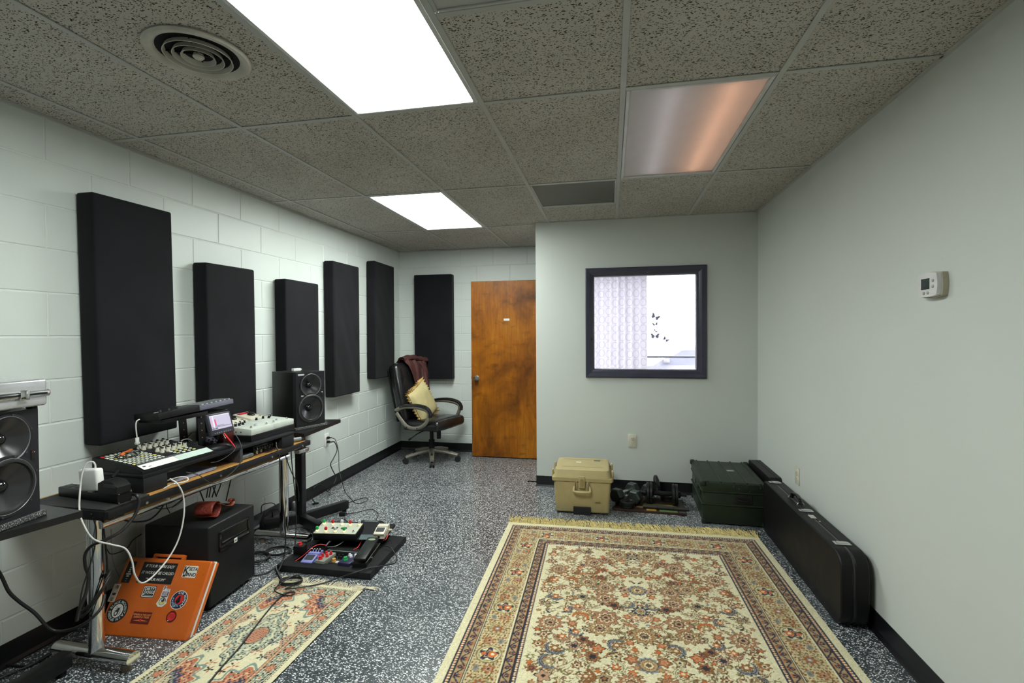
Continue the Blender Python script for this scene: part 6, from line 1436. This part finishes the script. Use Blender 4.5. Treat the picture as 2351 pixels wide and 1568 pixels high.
# outlet cords and plugs
for zz, lb in ((.479, 'upper'), (.441, 'lower')):
    o = thing('plug', 'black plug in the %s socket of the block wall outlet' % lb, 'plug', (XL+.009, 1.935, zz), 0, 'plugs in the block wall outlet'); G().box((.012, 0, 0), (.024, .024, .022), b=.005).build('body', BLACK, o); G().cyl((.024, 0, 0), (.046, .002, .0), .006, 10, r2=.004).build('strain_relief', RUBBER, o)
cable('thin black cord from the upper outlet socket running down to floor loops', [Vector((XL+.050, 1.937, .479)), P(770, 1010, x=-2.53), P(777, 1035, x=-2.5), P(778, 1062, x=-2.47), P(779, 1080, x=-2.45), P(785, 1105, x=-2.40), P(792, 1128, z=.02), fpt(801, 1140), fpt(818, 1155), fpt(835, 1153), fpt(845, 1146), fpt(838, 1143), fpt(820, 1147), fpt(800, 1154), fpt(780, 1161)], .003)
cable('black cord from the lower outlet socket bending along the baseboard', [Vector((XL+.050, 1.937, .441)), P(768, 1015, x=-2.54), P(774, 1032, x=-2.52), P(766, 1052, x=-2.5), P(759, 1066, x=-2.5), P(765, 1082, x=-2.49), P(772, 1096, x=-2.47), P(766, 1112, x=-2.45), fpt(752, 1128), P(745, 1118, z=.06), P(733, 1113, z=.09), P(720, 1121, z=.08), fpt(716, 1142), fpt(724, 1155)], .0045)
o = thing('cord_connector', 'black molded connector end lying on floor by the stand', 'connector', tuple(fpt(725, 1156, .008)), .7); G().box((0, 0, 0), (.045, .016, .014), b=.004).build('body', RUBBER, o); G().cyl((-.03, 0, 0), (-.02, 0, 0), .005, 8).build('collar', BLACK, o)
o = thing('power_brick', 'small black power brick on floor near the stand foot', 'adapter', tuple(fpt(786, 1184, .0)), .3); G().box((0, 0, .014), (.045, .035, .028), b=.004).build('body', BLACK, o); G().cyl((.02, 0, .014), (.035, 0, .014), .005, 8).build('strain_relief', RUBBER, o)
cable('black power lead arching over the floor to the cream pedal', [fpt(790, 1180, .014), fpt(815, 1177), fpt(840, 1171), fpt(856, 1170), fpt(868, 1179), fpt(865, 1190), fpt(864, 1196), P(880, 1204, z=.05), P(893, 1210, z=.10)], .003)
cable('black lead running under the far stand leg to the bulb footswitch', [fpt(630, 1222), fpt(670, 1214), fpt(705, 1208), P(730, 1204, z=.03), P(742, 1202, z=.07)], .003)
cable('black lead curling from the little power brick to the rear deck', [fpt(782, 1190, .014), fpt(790, 1192), fpt(796, 1195), P(800, 1200, z=.05)], .0025)
# instrument cable over the rug
co = [P(884, 1254, z=.06), P(895, 1256, z=.06), P(905, 1268, z=.045), fpt(911, 1282, .02), P(905, 1293, z=.02), P(880, 1299, z=.04), P(845, 1305, z=.050), P(810, 1316, z=.047), P(785, 1324, z=.03), fpt(745, 1338, .012), fpt(700, 1347, .016), fpt(655, 1352, .016)]
cc = fpt(668, 1336, .016)
for k in range(26):
    a = .2+k/25*6.5*math.pi; rr = .050+.006*math.sin(k*1.7); co.append(Vector((cc.x+rr*1.15*math.cos(a), cc.y+rr*.9*math.sin(a), .014+.0007*k)))
co += [fpt(632, 1350, .022), fpt(640, 1362, .018), fpt(665, 1367, .014), fpt(677, 1360, .014), fpt(660, 1360, .014), fpt(640, 1374, .012), fpt(615, 1402, .012), fpt(585, 1440, .012), fpt(548, 1488, .012), fpt(510, 1530, .012), fpt(470, 1580, .012), fpt(430, 1640, .012)]
cable('black instrument cable coiled on the small rug and crossing the pedalboard', co, .0036, k=5)
o = thing('jack_plug', 'black jack connector hanging at the pedalboard corner', 'jack plug', tuple(P(636, 1312, z=.045)), 0); v0 = Vector((0, 0, 0)); v1 = P(644, 1328, z=.02)-P(636, 1312, z=.045); G().tube([v0-v1*.35, v0, v1], .008, 10).build('barrel', BLACK, o); G().tube([v1, v1*1.35], .004, 8).build('spring', DGREY, o)
for i, (u, v, n_, r0) in enumerate(((585, 1283, 5, .085), (640, 1268, 3, .075))):
    c0 = fpt(u, v, .006); pts = []
    for k in range(n_*14):
        a = k/14*2*math.pi; rr = r0*(1+.10*math.sin(k*.37+i)); pts.append(Vector((c0.x+rr*math.cos(a)*1.0, c0.y+rr*math.sin(a)*.85, .006+.0006*k/n_*2)))
    cable(['black cable coiled on the floor beside the subwoofer', 'black cable coiled on the floor beside the pedalboard'][i], pts, .0036, k=2)
cable('black cable leading from the floor coil under the rug fringe to the pedalboard', [fpt(578, 1322), fpt(605, 1318), fpt(625, 1308), fpt(632, 1303)], .0036)
# tangle at the wall behind the far chrome leg
c0 = fpt(648, 1165, .02); pts = [P(600, 1180, z=.10), P(601, 1162, z=.16), P(612, 1156, z=.18), P(630, 1157, z=.14)]
for k in range(40):
    a = k/10*2*math.pi; pts.append(Vector((-2.50+.035*math.cos(a*.5)+.01*math.sin(k), 1.02+.085*math.cos(a), .075+.060*math.sin(a)+.0004*k)))
cable('tangle of black cable at the baseboard behind the far chrome leg', pts, .0034, k=4)
cable('thin wire with red connector running along the baseboard', [P(606, 1190, z=.06), P(625, 1184, z=.05), P(640, 1176, z=.05)], .002, DGREY); o = thing('cable_connector', 'tiny red connector on thin wire behind the far chrome leg', 'connector', tuple(P(608, 1191, z=.06))); G().cyl((-.008, -.004, 0), (.008, .004, 0), .006, 10).build('ring', RED, o); G().cyl((-.02, -.01, 0), (-.008, -.004, 0), .004, 8).build('barrel', DGREY, o)
o = thing('wall_adapter', 'grey flat adapter leaning at the baseboard beside the stand column', 'adapter', tuple(P(678, 1170, z=.0)), .5); G().box((0, 0, .034), (.018, .045, .066), b=.004, M=rot(ay=-.15)).build('body', pm('adapter_grey', (.30, .30, .31), .4), o); G().box((-.005, 0, .004), (.05, .03, .008), b=.002).build('base', MGREY, o)
# patch leads on the pedalboard
RP = 'red patch leads on the pedalboard'
for lb, q in (('red patch lead beside the periwinkle pedal', [(675, 1290, .035), (690, 1280, .030), (705, 1268, .03), (715, 1258, .04)]), ('red patch lead arching behind the periwinkle pedal', [(712, 1262, .05), (722, 1254, .06), (735, 1250, .06), (750, 1252, .05)]), ('red patch lead between the wah pedal and the deck', [(812, 1262, .05), (822, 1256, .05), (828, 1246, .06), (832, 1240, .07)]), ('red patch lead curving below the cream pedal', [(875, 1243, .06), (886, 1238, .07), (890, 1228, .085), (888, 1222, .095)]), ('red patch lead between the pewter and periwinkle pedals', [(727, 1280, .05), (733, 1272, .05), (737, 1268, .05)])):
    cable(lb, [P(u, v, z=z) for u, v, z in q], .003, CRm, group=RP)
cable('pale grey patch lead arching over the middle of the pedalboard', [P(752, 1256, z=.05), P(770, 1254, z=.06), P(782, 1248, z=.06), P(790, 1242, z=.05)], .0025, MGREY)
cable('transparent sleeved lead rising behind the pewter pedal', [P(748, 1254, z=.04), P(754, 1246, z=.055), P(762, 1240, z=.05)], .005, pm('sleeve_grey', (.28, .28, .28), .3))
